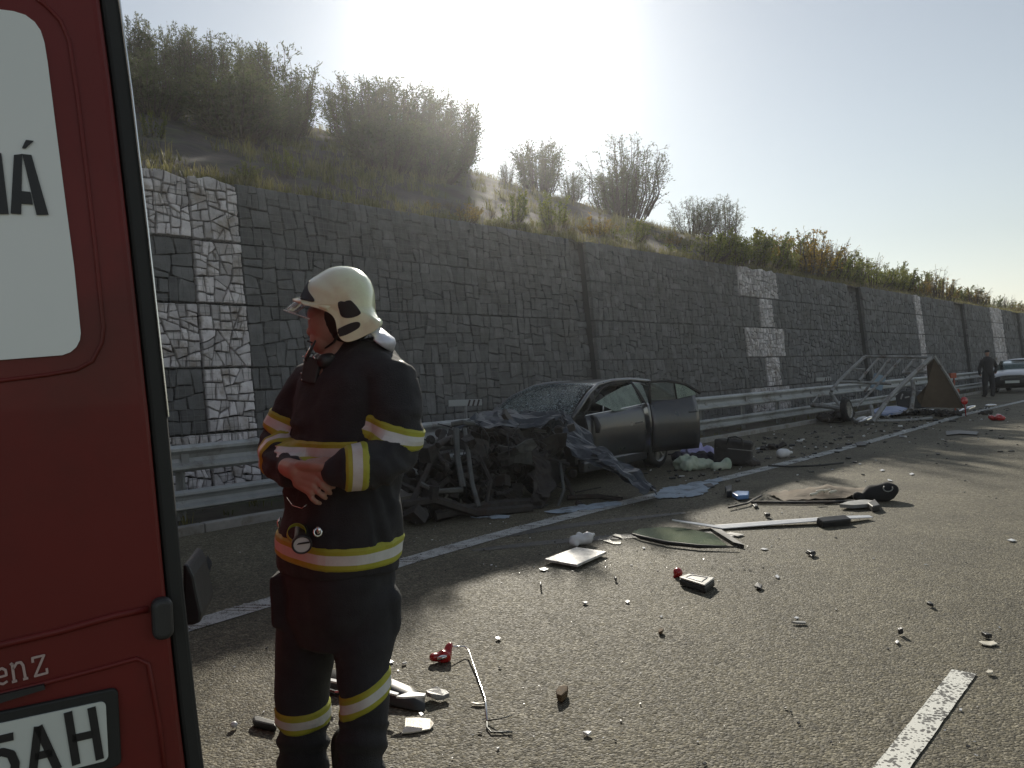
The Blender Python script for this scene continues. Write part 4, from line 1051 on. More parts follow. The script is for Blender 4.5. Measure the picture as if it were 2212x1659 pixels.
tb('cross_bar', [(540, 322, 22), (640, 330, 21.9)], .02); tb('cross_bar', [(1005, 365, 21.5), (1250, 350, 21.3)], .022)
tb('cross_bar', [(855, 380, 21.6), (560, 700, 21.2)], .02); tb('cross_bar', [(380, 450, 21.8), (900, 470, 21.5)], .03)
tb('board_edge', [(1330, 205, 21.1), (1460, 400, 21.0), (1640, 715, 20.9)], .024)
tb('leg', [(1112, 440, 21.2), (1120, 560, 21.0), (1098, 730, 20.6)], .035); tb('leg', [(730, 840, 20.1), (700, 690, 20.8)], .03)
tb('lower_rail', [(560, 845, 20.1), (1080, 835, 20.2), (1300, 810, 20.4)], .03); tb('lower_rail', [(300, 560, 21.6), (430, 740, 21.0), (560, 850, 20.2)], .03)
mb = MB(); mb.prism([P(*c7(*q_[:2]), q_[2]) for q_ in ((1250, 290, 21.5), (1330, 215, 21.2), (1640, 715, 21.0), (1190, 700, 21.4), (1150, 600, 21.5), (1262, 470, 21.6))], Vector((.02, .03, 0))); mb.build('board', mt['board'], tr)
mb = MB(); mb.prism([P(*c7(*q_[:2]), q_[2]) for q_ in ((940, 590, 21.4), (1010, 540, 21.5), (1250, 545, 21.8), (1440, 700, 21.6), (1100, 720, 21.2), (960, 690, 21.2))], Vector((.02, .03, 0))); mb.build('tarpaulin', mt['plastic'], tr)
wheel(tr, P(*c7(460, 730), 20.3), Vector((.75, -.66, .1)), .30, .16, 6)
tb('axle', [(460, 730, 20.3), (300, 700, 20.8), (110, 680, 21.2)], .04); 
for q_ in range(10):
    a = c7(random.uniform(150, 1200), random.uniform(560, 800)); b = (a[0]+random.uniform(-20, 20), a[1]+random.uniform(2, 18))
    mb = MB(); mb.tube([P(*a, 20.9), P(*b, 20.6)], .02, 5); mb.build('bent_strut', mt['frame'], tr)
tag(MB().box(P(*c7(770, 455), 22.6), (.30, .12, .42), Matrix.Rotation(.35, 3, 'Y')).build('canister', mat('pale_blue_plastic', (.32, .44, .55), rough=.35), None), 'pale blue canister tilted behind the bars of the wrecked trailer', 'canister')
# ------------------------------------------------------------------ firefighter
YP = 2.6
def F(u, v, dy=0): return P(u, v, YP+dy)
PX = YP/FPX                                                          # metres per frame pixel at the figure
hc_ = crop(700, 640, 6.38); jc = crop(640, 640, 2.963); gc = crop(660, 1080, 4.88); lc = crop(640, 1150, 2.1545)
base = G(715, 1795); base.z = 0
ff = empty('person', Vector((F(715, 1300).x, YP, 0)), 'firefighter in dark jacket with yellow bands and pale helmet, arms folded, beside the red van', 'person')
def H(x, y, dy=0): u, v = hc_(x, y); return F(u, v, dy)
# body: head, neck, torso, arms, hands, legs as one skin
mb = MB()
HY = -.02
mb.ell(H(1050, 800, HY), (.098, .078, .115), None, 24, 16)               # skull
mb.ell(H(760, 1080, HY), (.062, .066, .085), Matrix.Rotation(-.15, 3, 'Y'), 24, 16)  # face
mb.ell(H(640, 930, HY), (.040, .058, .040))                            # forehead
mb.ell(H(700, 1330, HY), (.045, .050, .048))                           # mouth and chin mass
mb.limb([H(555, 1070, HY), H(490, 1200, HY)], [.012, .0145], 10)         # nose
mb.ell(H(505, 1225, HY), (.016, .019, .012))
mb.ell(H(565, 1030, HY), (.022, .050, .010), Matrix.Rotation(-.2, 3, 'Y'))  # brow
mb.ell(H(570, 1335, HY), (.016, .026, .007)); mb.ell(H(580, 1372, HY), (.015, .024, .007))  # lips
mb.ell(H(640, 1450, HY), (.024, .028, .022))                           # chin
mb.ell(H(700, 1200, HY-.035), (.032, .022, .035))                       # cheek
mb.ell(H(1010, 1120, HY-.075), (.02, .012, .03))                        # ear
mb.limb([H(1000, 1150, 0), H(900, 1560, .0), F(790, 810, 0)], [.062, .060, .075])
mb.limb([F(770, 850, 0), F(755, 1000, 0), F(735, 1180, 0)], [.15, .15, .14], 20)
mb.limb([F(690, 815, .12), F(600, 960, .10), F(640, 1010, -.16)], [.06, .045, .032])
mb.limb([F(850, 815, -.12), F(868, 985, -.14), F(770, 1008, -.28), F(722, 1012, -.275)], [.06, .047, .038, .030])
mb.limb([F(728, 1014, -.27), F(700, 1012, -.255), F(672, 1010, -.235)], [.030, .036, .028])
mb.limb([F(680, 1240, .05), F(652, 1520, .04), F(655, 1765, .10)], [.095, .06, .045]); mb.limb([F(775, 1240, -.05), F(790, 1490, -.10), F(765, 1760, -.04)], [.095, .06, .045])
def HG(x, y, dy=0): u, v = gc(x, y); return F(u, v, dy)
# right hand: palm seen from its back, five fingers
mb.limb([HG(290, 430, -.20), HG(400, 470, -.245)], [.030, .032])
for (a, b, r0, r1) in (((400, 440), (640, 470), .020, .016), ((400, 500), (640, 570), .021, .017), ((410, 560), (610, 660), .020, .016), ((420, 620), (580, 730), .018, .014)):
    mb.limb([HG(*a, -.25), HG(*b, -.275)], [r0, r1], 12)
mb.ell(HG(500, 540, -.262), (.042, .016, .042))
FG = [([(640, 470), (740, 555), (812, 620), (850, 668)], .0088), ([(640, 570), (705, 645), (768, 700), (808, 745)], .0090),
      ([(600, 665), (660, 730), (712, 775), (750, 805)], .0086), ([(550, 745), (590, 815), (638, 855), (684, 870)], .0078)]
for i_, (pts, r_) in enumerate(FG):
    dz = [-.282, -.292, -.285, -.266]
    mb.limb([HG(x, y, dz[k]+.004*i_) for k, (x, y) in enumerate(pts)], [r_*1.1, r_*1.05, r_, r_*.82], 12)
mb.limb([HG(440, 410, -.262), HG(580, 415, -.285), HG(700, 425, -.296)], [.017, .0145, .0125], 12)
mb.limb([HG(700, 425, -.296), HG(775, 425, -.296), HG(838, 402, -.290)], [.0120, .0112, .0092], 12)
me = remesh(mb, .0036, 2)
# tucked left hand: part of the same skin, hidden under the right forearm
bo = link('body', me, mt['skin'], ff, True, wl(ff)); shift(me, wl(ff))
mb = MB()
for sg in (-1, 1): mb.ell(H(590, 1075, HY+sg*.030-.0), (.010, .010, .010), None, 12, 8)
mb.build('eyes', mat('eye_white', (.6, .6, .58), rough=.2), ff, smooth=True)
mb = MB(); mb.tube([H(548, 1020, HY-.02), H(590, 1010, HY-.045), H(650, 1035, HY-.058)], [.004, .005, .003], 6)
mb.tube([H(548, 1020, HY+.02), H(590, 1010, HY+.045), H(650, 1035, HY+.058)], [.004, .005, .003], 6); mb.build('eyebrows', mat('brown_hair', (.035, .022, .016), rough=.8), ff, smooth=True)
mb = MB(); mb.ell(H(1040, 1010, HY), (.090, .080, .085), None, 20, 12); mb.build('hair', mat('dark_hair', (.02, .015, .012), rough=.85), ff, smooth=True)

# jacket
mb = MB()
YW = math.radians(42)                                                  # chest turned 42 deg from square-on
Rv = Matrix.Rotation(-YW, 3, 'Z')
def torso(secs, n=28):
    rows = []
    for u, v, hw_, dp, dy in secs:
        c = F(u, v, dy); rows.append([c+Rv @ Vector((hw_*math.copysign(abs(math.cos(t))**.85, math.cos(t)), dp*math.copysign(abs(math.sin(t))**.85, math.sin(t)), 0)) for t in np.linspace(0, 2*PI, n, endpoint=False)])
    return rows
# halfwidth in the picture = sqrt((hw cos)^2+(dp sin)^2)
secs = [(735, 1225, .215, .165, 0), (733, 1208, .222, .170, 0), (733, 1150, .225, .175, 0), (738, 1080, .205, .165, 0), (745, 1010, .200, .165, 0), (752, 940, .205, .165, 0),
        (760, 870, .215, .160, 0), (766, 815, .205, .145, 0), (775, 780, .155, .115, .0), (785, 757, .100, .090, .0), (792, 738, .072, .080, .0)]
rows = torso(secs); mb.grid(rows, closed=True); n_ = 28; k0 = len(mb.v)
mb.f.append(tuple(reversed(range(n_)))); mb.m.append(0); mb.f.append(tuple(range(k0-n_, k0))); mb.m.append(0)
mb.limb([F(740, 830, .05), F(675, 840, .13), F(640, 890, .125), F(612, 950, .10)], [.115, .092, .080, .074], 18)
mb.limb([F(612, 955, .10), F(606, 985, .03), F(618, 1008, -.07), F(634, 1022, -.17)], [.076, .072, .060, .052], 18)
mb.limb([F(800, 815, -.05), F(845, 830, -.12), F(858, 900, -.15), F(852, 970, -.155)], [.12, .088, .085, .080], 18)
mb.limb([F(850, 968, -.155), F(815, 1002, -.235), F(775, 1010, -.285), F(742, 1013, -.288), F(728, 1015, -.288)], [.080, .076, .070, .063, .046], 18)
mb.limb([F(775, 775, .03), F(826, 782, -.02)], [.070, .058]); mb.limb([F(700, 800, .10), F(770, 780, .03)], [.06, .08])
jm = remesh(mb, .0085, 5)
def folds(c):
    u, v = proj(c)
    d = .009*noise.noise(c*5)+.006*noise.noise(c*12)+.003*noise.noise(c*26)
    d += .0075*noise.noise(Vector((c.x*3.5, c.y*3.5, c.z*15)))*(1 if 880 < v < 1120 else .6)
    e = Vector((u-(872 if u > 740 else 590), v-985))
    if e.length < 95: d += .005*noise.noise(Vector((e.x*.035, e.y*.055, c.y*8)))*2+.0035*math.sin((e.x*.5+e.y)*.11+noise.noise(c*9)*4)*(1-e.length/95)
    if u > 800 and 1040 < v < 1180: d += .004*math.sin((u-v*.3)*.17)
    return d
displace(jm, folds)
jb = BVHTree.FromPolygons([v_.co.copy() for v_ in jm.vertices], [tuple(p_.vertices) for p_ in jm.polygons])
jk = link('jacket', jm, mt['cloth'], ff, True, wl(ff)); shift(jm, wl(ff))

# trousers
mb = MB()
rows = torso([(735, 1195, .195, .150, 0), (733, 1250, .205, .160, 0), (733, 1320, .190, .150, 0), (733, 1385, .15, .12, 0)]); k1 = len(mb.v); mb.grid(rows, closed=True)
mb.f.append(tuple(k1+i for i in reversed(range(28)))); mb.m.append(0); mb.f.append(tuple(k1+28*3+i for i in range(28))); mb.m.append(0)
mb.limb([F(672, 1280, .05), F(660, 1400, .05), F(653, 1500, .04), F(655, 1560, .03), F(655, 1640, .05), F(655, 1750, .09)], [.105, .100, .090, .083, .083, .080], 20)
mb.limb([F(785, 1280, -.05), F(786, 1370, -.06), F(786, 1450, -.09), F(790, 1520, -.10), F(784, 1600, -.08), F(766, 1750, -.03)], [.108, .104, .086, .076, .080, .078], 20)
mb.box(F(612, 1290, .03), (.05, .14, .17)); mb.limb([F(835, 1290, -.06), F(838, 1350, -.06)], [.05, .04])
tm = remesh(mb, .0085, 5)
def tf(c):
    u, v = proj(c)
    d = .006*noise.noise(c*6)+.004*noise.noise(c*16)+.007*noise.noise(Vector((c.x*4, c.y*4, c.z*13)))
    if v > 1560: d += .006*math.sin(v*.13+noise.noise(c*6)*2.5)
    return d
displace(tm, tf)
tbv = BVHTree.FromPolygons([v_.co.copy() for v_ in tm.vertices], [tuple(p_.vertices) for p_ in tm.polygons])
tk = link('trousers', tm, mt['cloth'], ff, True, wl(ff)); shift(tm, wl(ff))
def band(par, bvh, c, ax, R_, half=.037, a0=0, a1=360, wave=0, off=.0045, n=72, lim=1.35):
    c = Vector(c); ax = Vector(ax).normalized(); up = Vector((0, 0, 1)) if abs(ax.z) < .9 else Vector((0, -1, 0))
    e1 = (up-ax*up.dot(ax)).normalized(); e2 = ax.cross(e1)
    offs = [-1, -.70, -.40, -.38, 0, .38, .40, .70, 1]
    def pt(th, o_):
        d = e1*math.cos(th)+e2*math.sin(th); s_ = c+ax*(o_*half+wave*math.sin(3*th))
        h = bvh.ray_cast(s_, d, R_*1.8)
        r_ = (h[0]-s_).length if h[0] is not None else R_
        if r_ < R_*.35: r_ = R_
        return s_+d*(min(r_, R_*1.7)+off)
    ths = np.linspace(math.radians(a0), math.radians(a1), n)
    rr_ = []
    for o_ in offs:
        r1 = []
        for t in ths:
            d = e1*math.cos(t)+e2*math.sin(t); s_ = c+ax*(o_*half); h = bvh.ray_cast(s_, d, R_*1.8)
            q_ = (h[0]-s_).length if h[0] is not None else R_
            if q_ < R_*.5: q_ = R_*.9
            r1.append(min(q_, R_*lim))
        rr_.append(r1)
    rr_ = np.array(rr_)
    cl_ = (a1-a0) >= 359
    for _ in range(2):
        sm = (np.roll(rr_, 1, 1)+rr_*2+np.roll(rr_, -1, 1))/4
        if not cl_: sm[:, 0] = rr_[:, 0]; sm[:, -1] = rr_[:, -1]
        sm2 = sm.copy(); sm2[1:-1] = (sm[:-2]+sm[1:-1]*2+sm[2:])/4
        rr_ = np.maximum(sm2, rr_)
    if cl_: rr_[:, -1] = rr_[:, 0]
    pts = [[c+ax*(o_*half)+(e1*math.cos(t)+e2*math.sin(t))*(rr_[i][j]+off) for j, t in enumerate(ths)] for i, o_ in enumerate(offs)]
    for i in (0, 8):                                                   # tuck the hems
        for j, t in enumerate(ths): pts[i][j] = pts[i][j]-(e1*math.cos(t)+e2*math.sin(t))*off*1.5
    mb = MB()
    for i in range(8):
        mb.mi = 1 if 3 <= i <= 4 else 0
        mb.grid([pts[i], pts[i+1]])
    bm = bmesh.new(); o = mb.build('reflective_band', [mt['yellow'], mt['silver']], par, smooth=False)
    bm.from_mesh(o.data); bmesh.ops.remove_doubles(bm, verts=bm.verts, dist=.00002); bm.to_mesh(o.data); bm.free()
    return o
def dirw(a, b): return (F(*b)-F(*a)).normalized()
# waist hem (frame around the whole jacket), chest, sleeves
ctr = F(735, 1168, 0)
band(jk, jb, ctr, Vector((.06, -.10, 1)), .21, .040, n=100, off=.005)
band(jk, jb, F(752, 965, 0), Vector((.02, -.02, 1)), .20, .036, a0=-105, a1=20, n=48, lim=1.15)
band(jk, jb, F(852, 932, -.152), Vector((.34, -.12, 1)), .086, .036, lim=1.12)
band(jk, jb, F(768, 1007, -.283), dirw((812, 1000, -.24), (715, 1003, -.28)), .07, .037)
band(jk, jb, F(615, 912, .115), Vector((.45, -.1, 1)), .08, .036, lim=1.25)
band(jk, jb, F(607, 985, .03), Vector((.35, -1, -.35)), .073, .032)
band(tk, tbv, F(653, 1538, .035), Vector((0.0, -.12, 1)), .088, .036)
band(tk, tbv, F(789, 1495, -.095), Vector((-.42, -.12, 1)), .08, .036)
# boots
for (u, dy, nm) in ((655, .10, 0), (764, -.02, 1)):
    p = F(u, 1790, dy); mb = MB()
    a = Vector((p.x, p.y, .30)); mb.limb([a, Vector((p.x, p.y, .10))], [.062, .055], 16); mb.limb([Vector((p.x+.03, p.y+.03, .055)), Vector((p.x-.13, p.y-.10, .05))], [.052, .048], 16)
    bm_ = remesh(mb, .008, 4)
    for v_ in bm_.vertices: v_.co.z = max(v_.co.z, .0)
    link('boot', bm_, mt['boot'], ff, True, wl(ff)); shift(bm_, wl(ff))

# helmet: shell swept from its side outline
HW = .128
OUT = [(470, 380), (530, 335), (600, 290), (670, 245), (750, 200), (830, 172), (910, 158), (980, 155), (1050, 156), (1130, 168), (1200, 190), (1270, 223), (1330, 262), (1385, 310), (1430, 368), (1465, 430), (1490, 498), (1508, 560), (1517, 630), (1521, 700), (1522, 780), (1524, 850), (1532, 910), (1550, 965), (1600, 1010), (1612, 1060), (1585, 1130), (1500, 1205), (1400, 1250), (1330, 1285), (1260, 1318), (1180, 1350), (1110, 1370), (1060, 1375), (1000, 1355), (950, 1310), (920, 1250), (905, 1180), (897, 1110), (885, 1040), (860, 985), (825, 940), (780, 905), (720, 878), (650, 850), (590, 830), (520, 810), (440, 790), (370, 772), (330, 740), (320, 690), (335, 630), (370, 570), (400, 510), (430, 440)]
HC = (1080, 760)
opening = lambda i: 25 <= i <= 52                                      # indices where the rim is open (neck and face)
def hrow(k):
    rows_ = []
    for i, (x, y) in enumerate(OUT):
        rows_.append((HC[0]+(x-HC[0])*k, HC[1]+(y-HC[1])*k))
    return rows_
def open_w(i):
    n = len(OUT)
    base_ = 0.0
    if 24 <= i <= 50: base_ = .80
    if i in (23, 24): base_ = .45
    if i in (22,): base_ = .2
    if i >= 49: base_ = {49: .7, 50: .62, 51: .50, 52: .42, 53: .35, 54: .28}.get(i, .2)
    if i in (0, 1): base_ = {0: .18, 1: .08}[i]
    return base_
ks = [0, .2, .4, .55, .68, .78, .86, .92, .96, .985, 1.0]
def shell(sg):
    rows_ = []
    for k in ks:
        r_ = []
        for i, (x, y) in enumerate(hrow(k)):
            ow = open_w(i); wdt = math.sqrt(max(0, 1-k**2.6)); wdt = max(wdt, ow) if ow else wdt
            wdt = 1-(1-ow)*(1-wdt) if ow else wdt
            low_ = 1+.04*max(0, (y-900)/400)
            r_.append(H(x, y, HY+sg*HW*wdt*low_))
        rows_.append(r_)
    return rows_
mb = MB()
for sg in (-1, 1): mb.grid(shell(sg), closed=True)
o = mb.build('helmet', mt['helmet'], ff, smooth=True)
bm = bmesh.new(); bm.from_mesh(o.data); bmesh.ops.remove_doubles(bm, verts=bm.verts, dist=.0008); bmesh.ops.recalc_face_normals(bm, faces=bm.faces); bm.to_mesh(o.data); bm.free()
for p_ in o.data.polygons: p_.use_smooth = True
q_ = o.modifiers.new('solid', 'SOLIDIFY'); q_.thickness = .006; q_.offset = -1
sb = o.modifiers.new('sub', 'SUBSURF'); sb.levels = 1; sb.render_levels = 2
helmet = o
hbm = bmesh.new(); dg = bpy.context.evaluated_depsgraph_get(); ev = o.evaluated_get(dg).to_mesh(); hbm.from_mesh(ev)
for v_ in hbm.verts: v_.co += wl(ff)
hb = BVHTree.FromBMesh(hbm)
def on_helm(x, y, off=.0015, near=True):
    p = H(x, y, -.5); d = Vector((0, 1, 0))
    pc = H(x, y, HY); h = hb.ray_cast(Vector((pc.x, pc.y-.4, pc.z)), Vector((0, 1, 0)), 1.0)
    return (h[0] if h[0] is not None else H(x, y, HY-HW*.6))+Vector((0, -off, 0)), h[1]
def helm_patch(name, poly, m_, off=.0012, sub=10, th=.0025):
    cx = sum(p[0] for p in poly)/len(poly); cy = sum(p[1] for p in poly)/len(poly)
    rows_ = []
    for k in np.linspace(0, 1, sub): rows_.append([on_helm(cx+(x-cx)*k, cy+(y-cy)*k, off)[0] for x, y in poly])
    mb = MB(); mb.grid(rows_, closed=True); o = mb.build(name, m_, helmet, smooth=True)
    q_ = o.modifiers.new('s', 'SOLIDIFY'); q_.thickness = th; return o
def dens(poly, n=4):
    out = []
    for (a, b), (c, d) in zip(poly, poly[1:]+poly[:1]):
        for i in range(n): out.append((a+(c-a)*i/n, b+(d-b)*i/n))
    for _ in range(2): out = [((out[i-1][0]+2*out[i][0]+out[(i+1) % len(out)][0])/4, (out[i-1][1]+2*out[i][1]+out[(i+1) % len(out)][1])/4) for i in range(len(out))]
    return out
helm_patch('side_recess', dens([(1060, 800), (1110, 782), (1160, 795), (1200, 775), (1258, 770), (1300, 810), (1345, 860), (1420, 965), (1370, 1005), (1290, 1035), (1200, 1045), (1130, 1030), (1090, 985), (1078, 920), (1062, 870)]), mt['rubber'])
helm_patch('side_recess', dens([(1020, 1240), (1060, 1205), (1150, 1160), (1260, 1115), (1350, 1095), (1395, 1110), (1402, 1150), (1375, 1195), (1280, 1250), (1180, 1300), (1080, 1328), (1030, 1310), (1012, 1275)]), mt['rubber'])
helm_patch('front_plate', dens([(462, 395), (505, 400), (535, 430), (528, 510), (560, 600), (640, 690), (700, 760), (690, 793), (600, 780), (500, 755), (400, 735), (345, 715), (340, 640), (375, 575), (420, 545), (450, 480)]), mt['plastic'], off=.002)
# brim, visor and badge are swept round the front
def front_pt(xs, ys, xf, yf, phi, wy=.118):                              # phi -90..90
    c = math.cos(phi); x = xs+(xf-xs)*c; y = ys+(yf-ys)*c; return H(x, y, HY+wy*math.sin(phi))
phs = np.linspace(-PI/2, PI/2, 33)
mb = MB()
mb.grid([[front_pt(820, 790, 300, 660, t, .124) for t in phs], [front_pt(760, 830, 190, 678, t, .128) for t in phs], [front_pt(750, 868, 200, 722, t, .126) for t in phs], [front_pt(830, 890, 330, 765, t, .118) for t in phs]], closed=False)
o = mb.build('brim', mt['helmet'], helmet, smooth=True); q_ = o.modifiers.new('s', 'SOLIDIFY'); q_.thickness = .004
mb = MB(); mb.grid([[front_pt(700, 850, 215, 715, t, .120) for t in phs], [front_pt(560, 960, 130, 790, t, .112) for t in phs], [front_pt(470, 1005, 62, 862, t, .100) for t in phs]]); mb.build('visor', mt['visor'], helmet, smooth=True)
mb = MB(); mb.tube([front_pt(470, 1005, 62, 862, t, .100) for t in phs], .0022, 6); mb.build('visor_rim', mt['silver'], helmet, smooth=True)
mb = MB(); mb.tube([H(240, 745, HY-.075), H(120, 850, HY-.06), H(200, 900, HY-.06), H(290, 880, HY-.062), H(350, 835, HY-.066), H(385, 800, HY-.07)], .0022, 6); mb.build('visor_stop', mt['silver'], helmet, smooth=True)
b0_, n0_ = on_helm(415, 545, .004)
mb = MB(); mb.ell(b0_+Vector((-.003, 0, 0)), (.009, .005, .0075)); mb.build('badge', mat('brass', (.45, .33, .08), rough=.35, metal=.6), helmet, smooth=True)
b1_, _ = on_helm(365, 530, .004)
mb = MB(); mb.ell(b1_+Vector((-.010, .012, 0)), (.012, .010, .011)); mb.build('badge_ring', mt['chrome'], helmet, smooth=True)
# rear knob and neck curtain
mb = MB(); mb.limb([H(1470, 1130, HY-.06), H(1560, 1060, HY-.03), H(1560, 1060, HY+.03)], [.012, .016, .016]); mb.build('rear_knob', mt['helmet'], helmet, smooth=True)
def rear_pt(xs, ys, xr, yr, phi, wy): c = math.cos(phi); return H(xs+(xr-xs)*c, ys+(yr-ys)*c, HY+wy*math.sin(phi)*1.0)
mb = MB()
mb.grid([[rear_pt(1440, 1230, 1585, 1130, t, .098) for t in phs], [rear_pt(1500, 1300, 1700, 1215, t, .10) for t in phs], [rear_pt(1490, 1335, 1830, 1310, t, .105) for t in phs], [rear_pt(1500, 1345, 1855, 1390, t, .106) for t in phs], [rear_pt(1560, 1400, 1800, 1540, t, .104) for t in phs]])
o = mb.build('neck_curtain', mt['silvercloth'], helmet, smooth=True); q_ = o.modifiers.new('s', 'SOLIDIFY'); q_.thickness = .004
# chin strap and shirt
mb = MB(); mb.tube([H(930, 1250, HY-.075), H(860, 1370, HY-.06), H(720, 1475, HY-.03), H(680, 1500, HY), H(720, 1475, HY+.03)], .006, 6, sq=.5); mb.build('chin_strap', mt['rubber'], helmet, smooth=True)
mb = MB(); mb.limb([F(738, 792, -.085), F(715, 785, -.06), F(700, 790, -.02)], [.022, .020, .018]); mb.build('shirt_collar', mt['grey_shirt'], ff, smooth=True)
mb = MB(); rows_ = []
cc_ = F(780, 755, 0)
for z_, rr_, lean_ in ((-.03, .098, 0), (.0, .094, .004), (.035, .090, .010), (.038, .084, .01), (.0, .086, .004), (-.03, .088, 0)):
    rows_.append([cc_+Rv @ Vector((math.cos(t)*rr_*1.02, math.sin(t)*rr_+.005, z_+.022*math.sin(t)-.012)) for t in np.linspace(-PI/2+.35, 1.5*PI-.35, 36)])
mb.grid(rows_, closed=False); o = mb.build('collar', mt['cloth'], jk, smooth=True)
# radio with aerial on the chest, lamp on the belt
rd_ = empty('radio', F(672, 800, -.10), 'black hand radio with short bright aerial clipped high on the firefighter\'s chest', 'radio')
mb = MB(); mb.box(F(674, 800, -.075), (.055, .045, .085), Matrix.Rotation(.25, 3, 'Y')); bevel(mb.build('case', mt['plastic'], rd_), .008, 3)
mb = MB(); mb.limb([F(700, 780, -.09), F(712, 778, -.08)], [.024, .024]); mb.build('speaker', mt['plastic'], rd_, smooth=True)
mb = MB(); mb.tube([F(660, 778, -.10), F(671, 757, -.10), F(682, 735, -.10)], [.006, .005, .003], 8); mb.tube([F(664, 736, -.10), F(675, 741, -.10)], .003, 6); mb.build('aerial', mt['plastic'], rd_, smooth=True)
mb = MB(); mb.tube([F(659, 772, -.109), F(667, 756, -.109), F(672, 745, -.108)], .0022, 6); mb.tube([F(675, 768, -.105), F(682, 776, -.105)], .003, 6); mb.build('clip', mt['chrome'], rd_, smooth=True)
mb = MB()
for u, v in ((655, 770), (657, 778), (692, 766), (651, 806), (652, 820)): mb.ell(F(u, v, -.105), (.0028, .0028, .0028), None, 8, 6)
mb.build('stud', mt['chrome'], rd_, smooth=True)
tc_ = empty('torch', F(650, 1172, -.24), 'round black and yellow torch hanging at the firefighter\'s waist', 'torch')
ax_ = Vector((.25, -.92, -.25)).normalized(); tp_ = F(652, 1174, -.26)
mb = MB(); mb.lathe([(0, -.10), (.020, -.10), (.022, -.05), (.024, -.02), (.029, -.005), (.030, .010), (.027, .014), (.024, .010)], tp_, ax_, 28); mb.build('torch_body', mt['plastic'], tc_, smooth=True)
mb = MB(); mb.lathe([(.024, .0095), (.0, .0105)], tp_, ax_, 24); mb.build('lens', mat('lens', (.60, .62, .62), rough=.15), tc_, smooth=True)
mb = MB(); mb.bar(tp_+ax_*.013-Vector((.023, 0, -.004)), tp_+ax_*.013+Vector((.023, 0, .008)), .003, .005); mb.build('lens_bar', mt['rubber'], tc_)
tq_ = F(640, 1152, -.235)
mb = MB(); mb.lathe([(.026, -.012), (.0275, -.012), (.0275, .012), (.026, .012)], tq_, Vector((.35, -.8, .45)), 24); mb.build('yellow_ring', mt['yellow'], tc_, smooth=True)
gc_ = empty('glove_clip', F(685, 1150, -.24), 'small metal snap hook and cord at the front of the firefighter\'s waist', 'hook')
mb = MB(); mb.lathe([(.010, .003), (.014, .003), (.014, -.003), (.010, -.003), (.010, .003)], F(686, 1150, -.26), Vector((.5, -.8, .2)), 18); mb.ell(F(688, 1146, -.255), (.008, .006, .012)); mb.build('hook', mt['chrome'], gc_, smooth=True)
mb = MB(); mb.tube([F(620, 1075, -.16), F(632, 1092, -.20), F(652, 1098, -.22), F(662, 1090, -.22)], .0012, 5); mb.build('cord', mt['chrome'], gc_, smooth=True); mb = MB(); mb.tube([F(603, 1140, -.14), F(600, 1128, -.14), F(606, 1118, -.14)], .0035, 6); mb.build('strap', mt['chrome'], gc_, smooth=True)
# ------------------------------------------------------------------ police officer and car far down the shoulder
p0 = G(2137, 857); p0.z = 0
pf = empty('person', p0, 'person in dark clothes walking away down the road shoulder, seen small at the right', 'person')
X = lambda x, y, z: p0+Vector((x, y, z))
mb = MB(); mb.ell(X(.0, 0, 1.74), (.075, .09, .11)); mb.limb([X(0, 0, 1.62), X(0, 0, 1.45)], [.055, .07]); mb.limb([X(0, 0, 1.38), X(0, 0, 1.0)], [.16, .15])
mb.limb([X(-.22, 0, 1.42), X(-.33, .03, 1.12), X(-.33, -.04, .86)], [.06, .045, .04]); mb.limb([X(.22, 0, 1.42), X(.36, .04, 1.18), X(.27, -.03, .93)], [.06, .045, .04])
mb.limb([X(-.11, 0, .95), X(-.13, .02, .5), X(-.12, .08, .06)], [.09, .06, .045]); mb.limb([X(.11, 0, .95), X(.12, -.05, .5), X(.10, -.10, .06)], [.09, .06, .045])
me = remesh(mb, .02, 2); link('body', me, mt['skin'], pf, True, wl(pf)); shift(me, wl(pf))
mb = MB(); mb.limb([X(0, 0, 1.42), X(0, 0, 1.2), X(0, 0, .98)], [.20, .19, .18], 16); mb.limb([X(-.10, 0, 1.46), X(.10, 0, 1.46)], [.11, .11])
mb.limb([X(-.20, 0, 1.42), X(-.33, .03, 1.12), X(-.335, -.03, .93)], [.085, .07, .06]); mb.limb([X(.20, 0, 1.42), X(.37, .04, 1.18), X(.28, -.03, .98)], [.085, .07, .06])
me = remesh(mb, .022, 2); link('jacket', me, mt['cloth'], pf, True, wl(pf)); shift(me, wl(pf))
mb = MB(); mb.limb([X(-.10, 0, .98), X(-.13, .02, .5), X(-.12, .07, .12)], [.125, .10, .085]); mb.limb([X(.10, 0, .98), X(.12, -.05, .5), X(.10, -.09, .12)], [.125, .10, .085])
me = remesh(mb, .022, 2); link('trousers', me, mt['cloth'], pf, True, wl(pf)); shift(me, wl(pf))
mb = MB(); mb.limb([X(-.12, .08, .05), X(-.14, .20, .05)], [.05, .045]); mb.build('boot', mt['boot'], pf, smooth=True)
mb = MB(); mb.limb([X(.10, -.09, .05), X(.11, .03, .05)], [.05, .045]); mb.build('boot', mt['boot'], pf, smooth=True)
mb = MB(); mb.ell(X(0, 0, 1.80), (.085, .10, .07)); mb.lathe([(.09, 0), (.10, .015), (.09, .02)], X(0, 0, 1.80), (0, 0, 1), 16); mb.build('cap', mt['cloth'], pf, smooth=True)

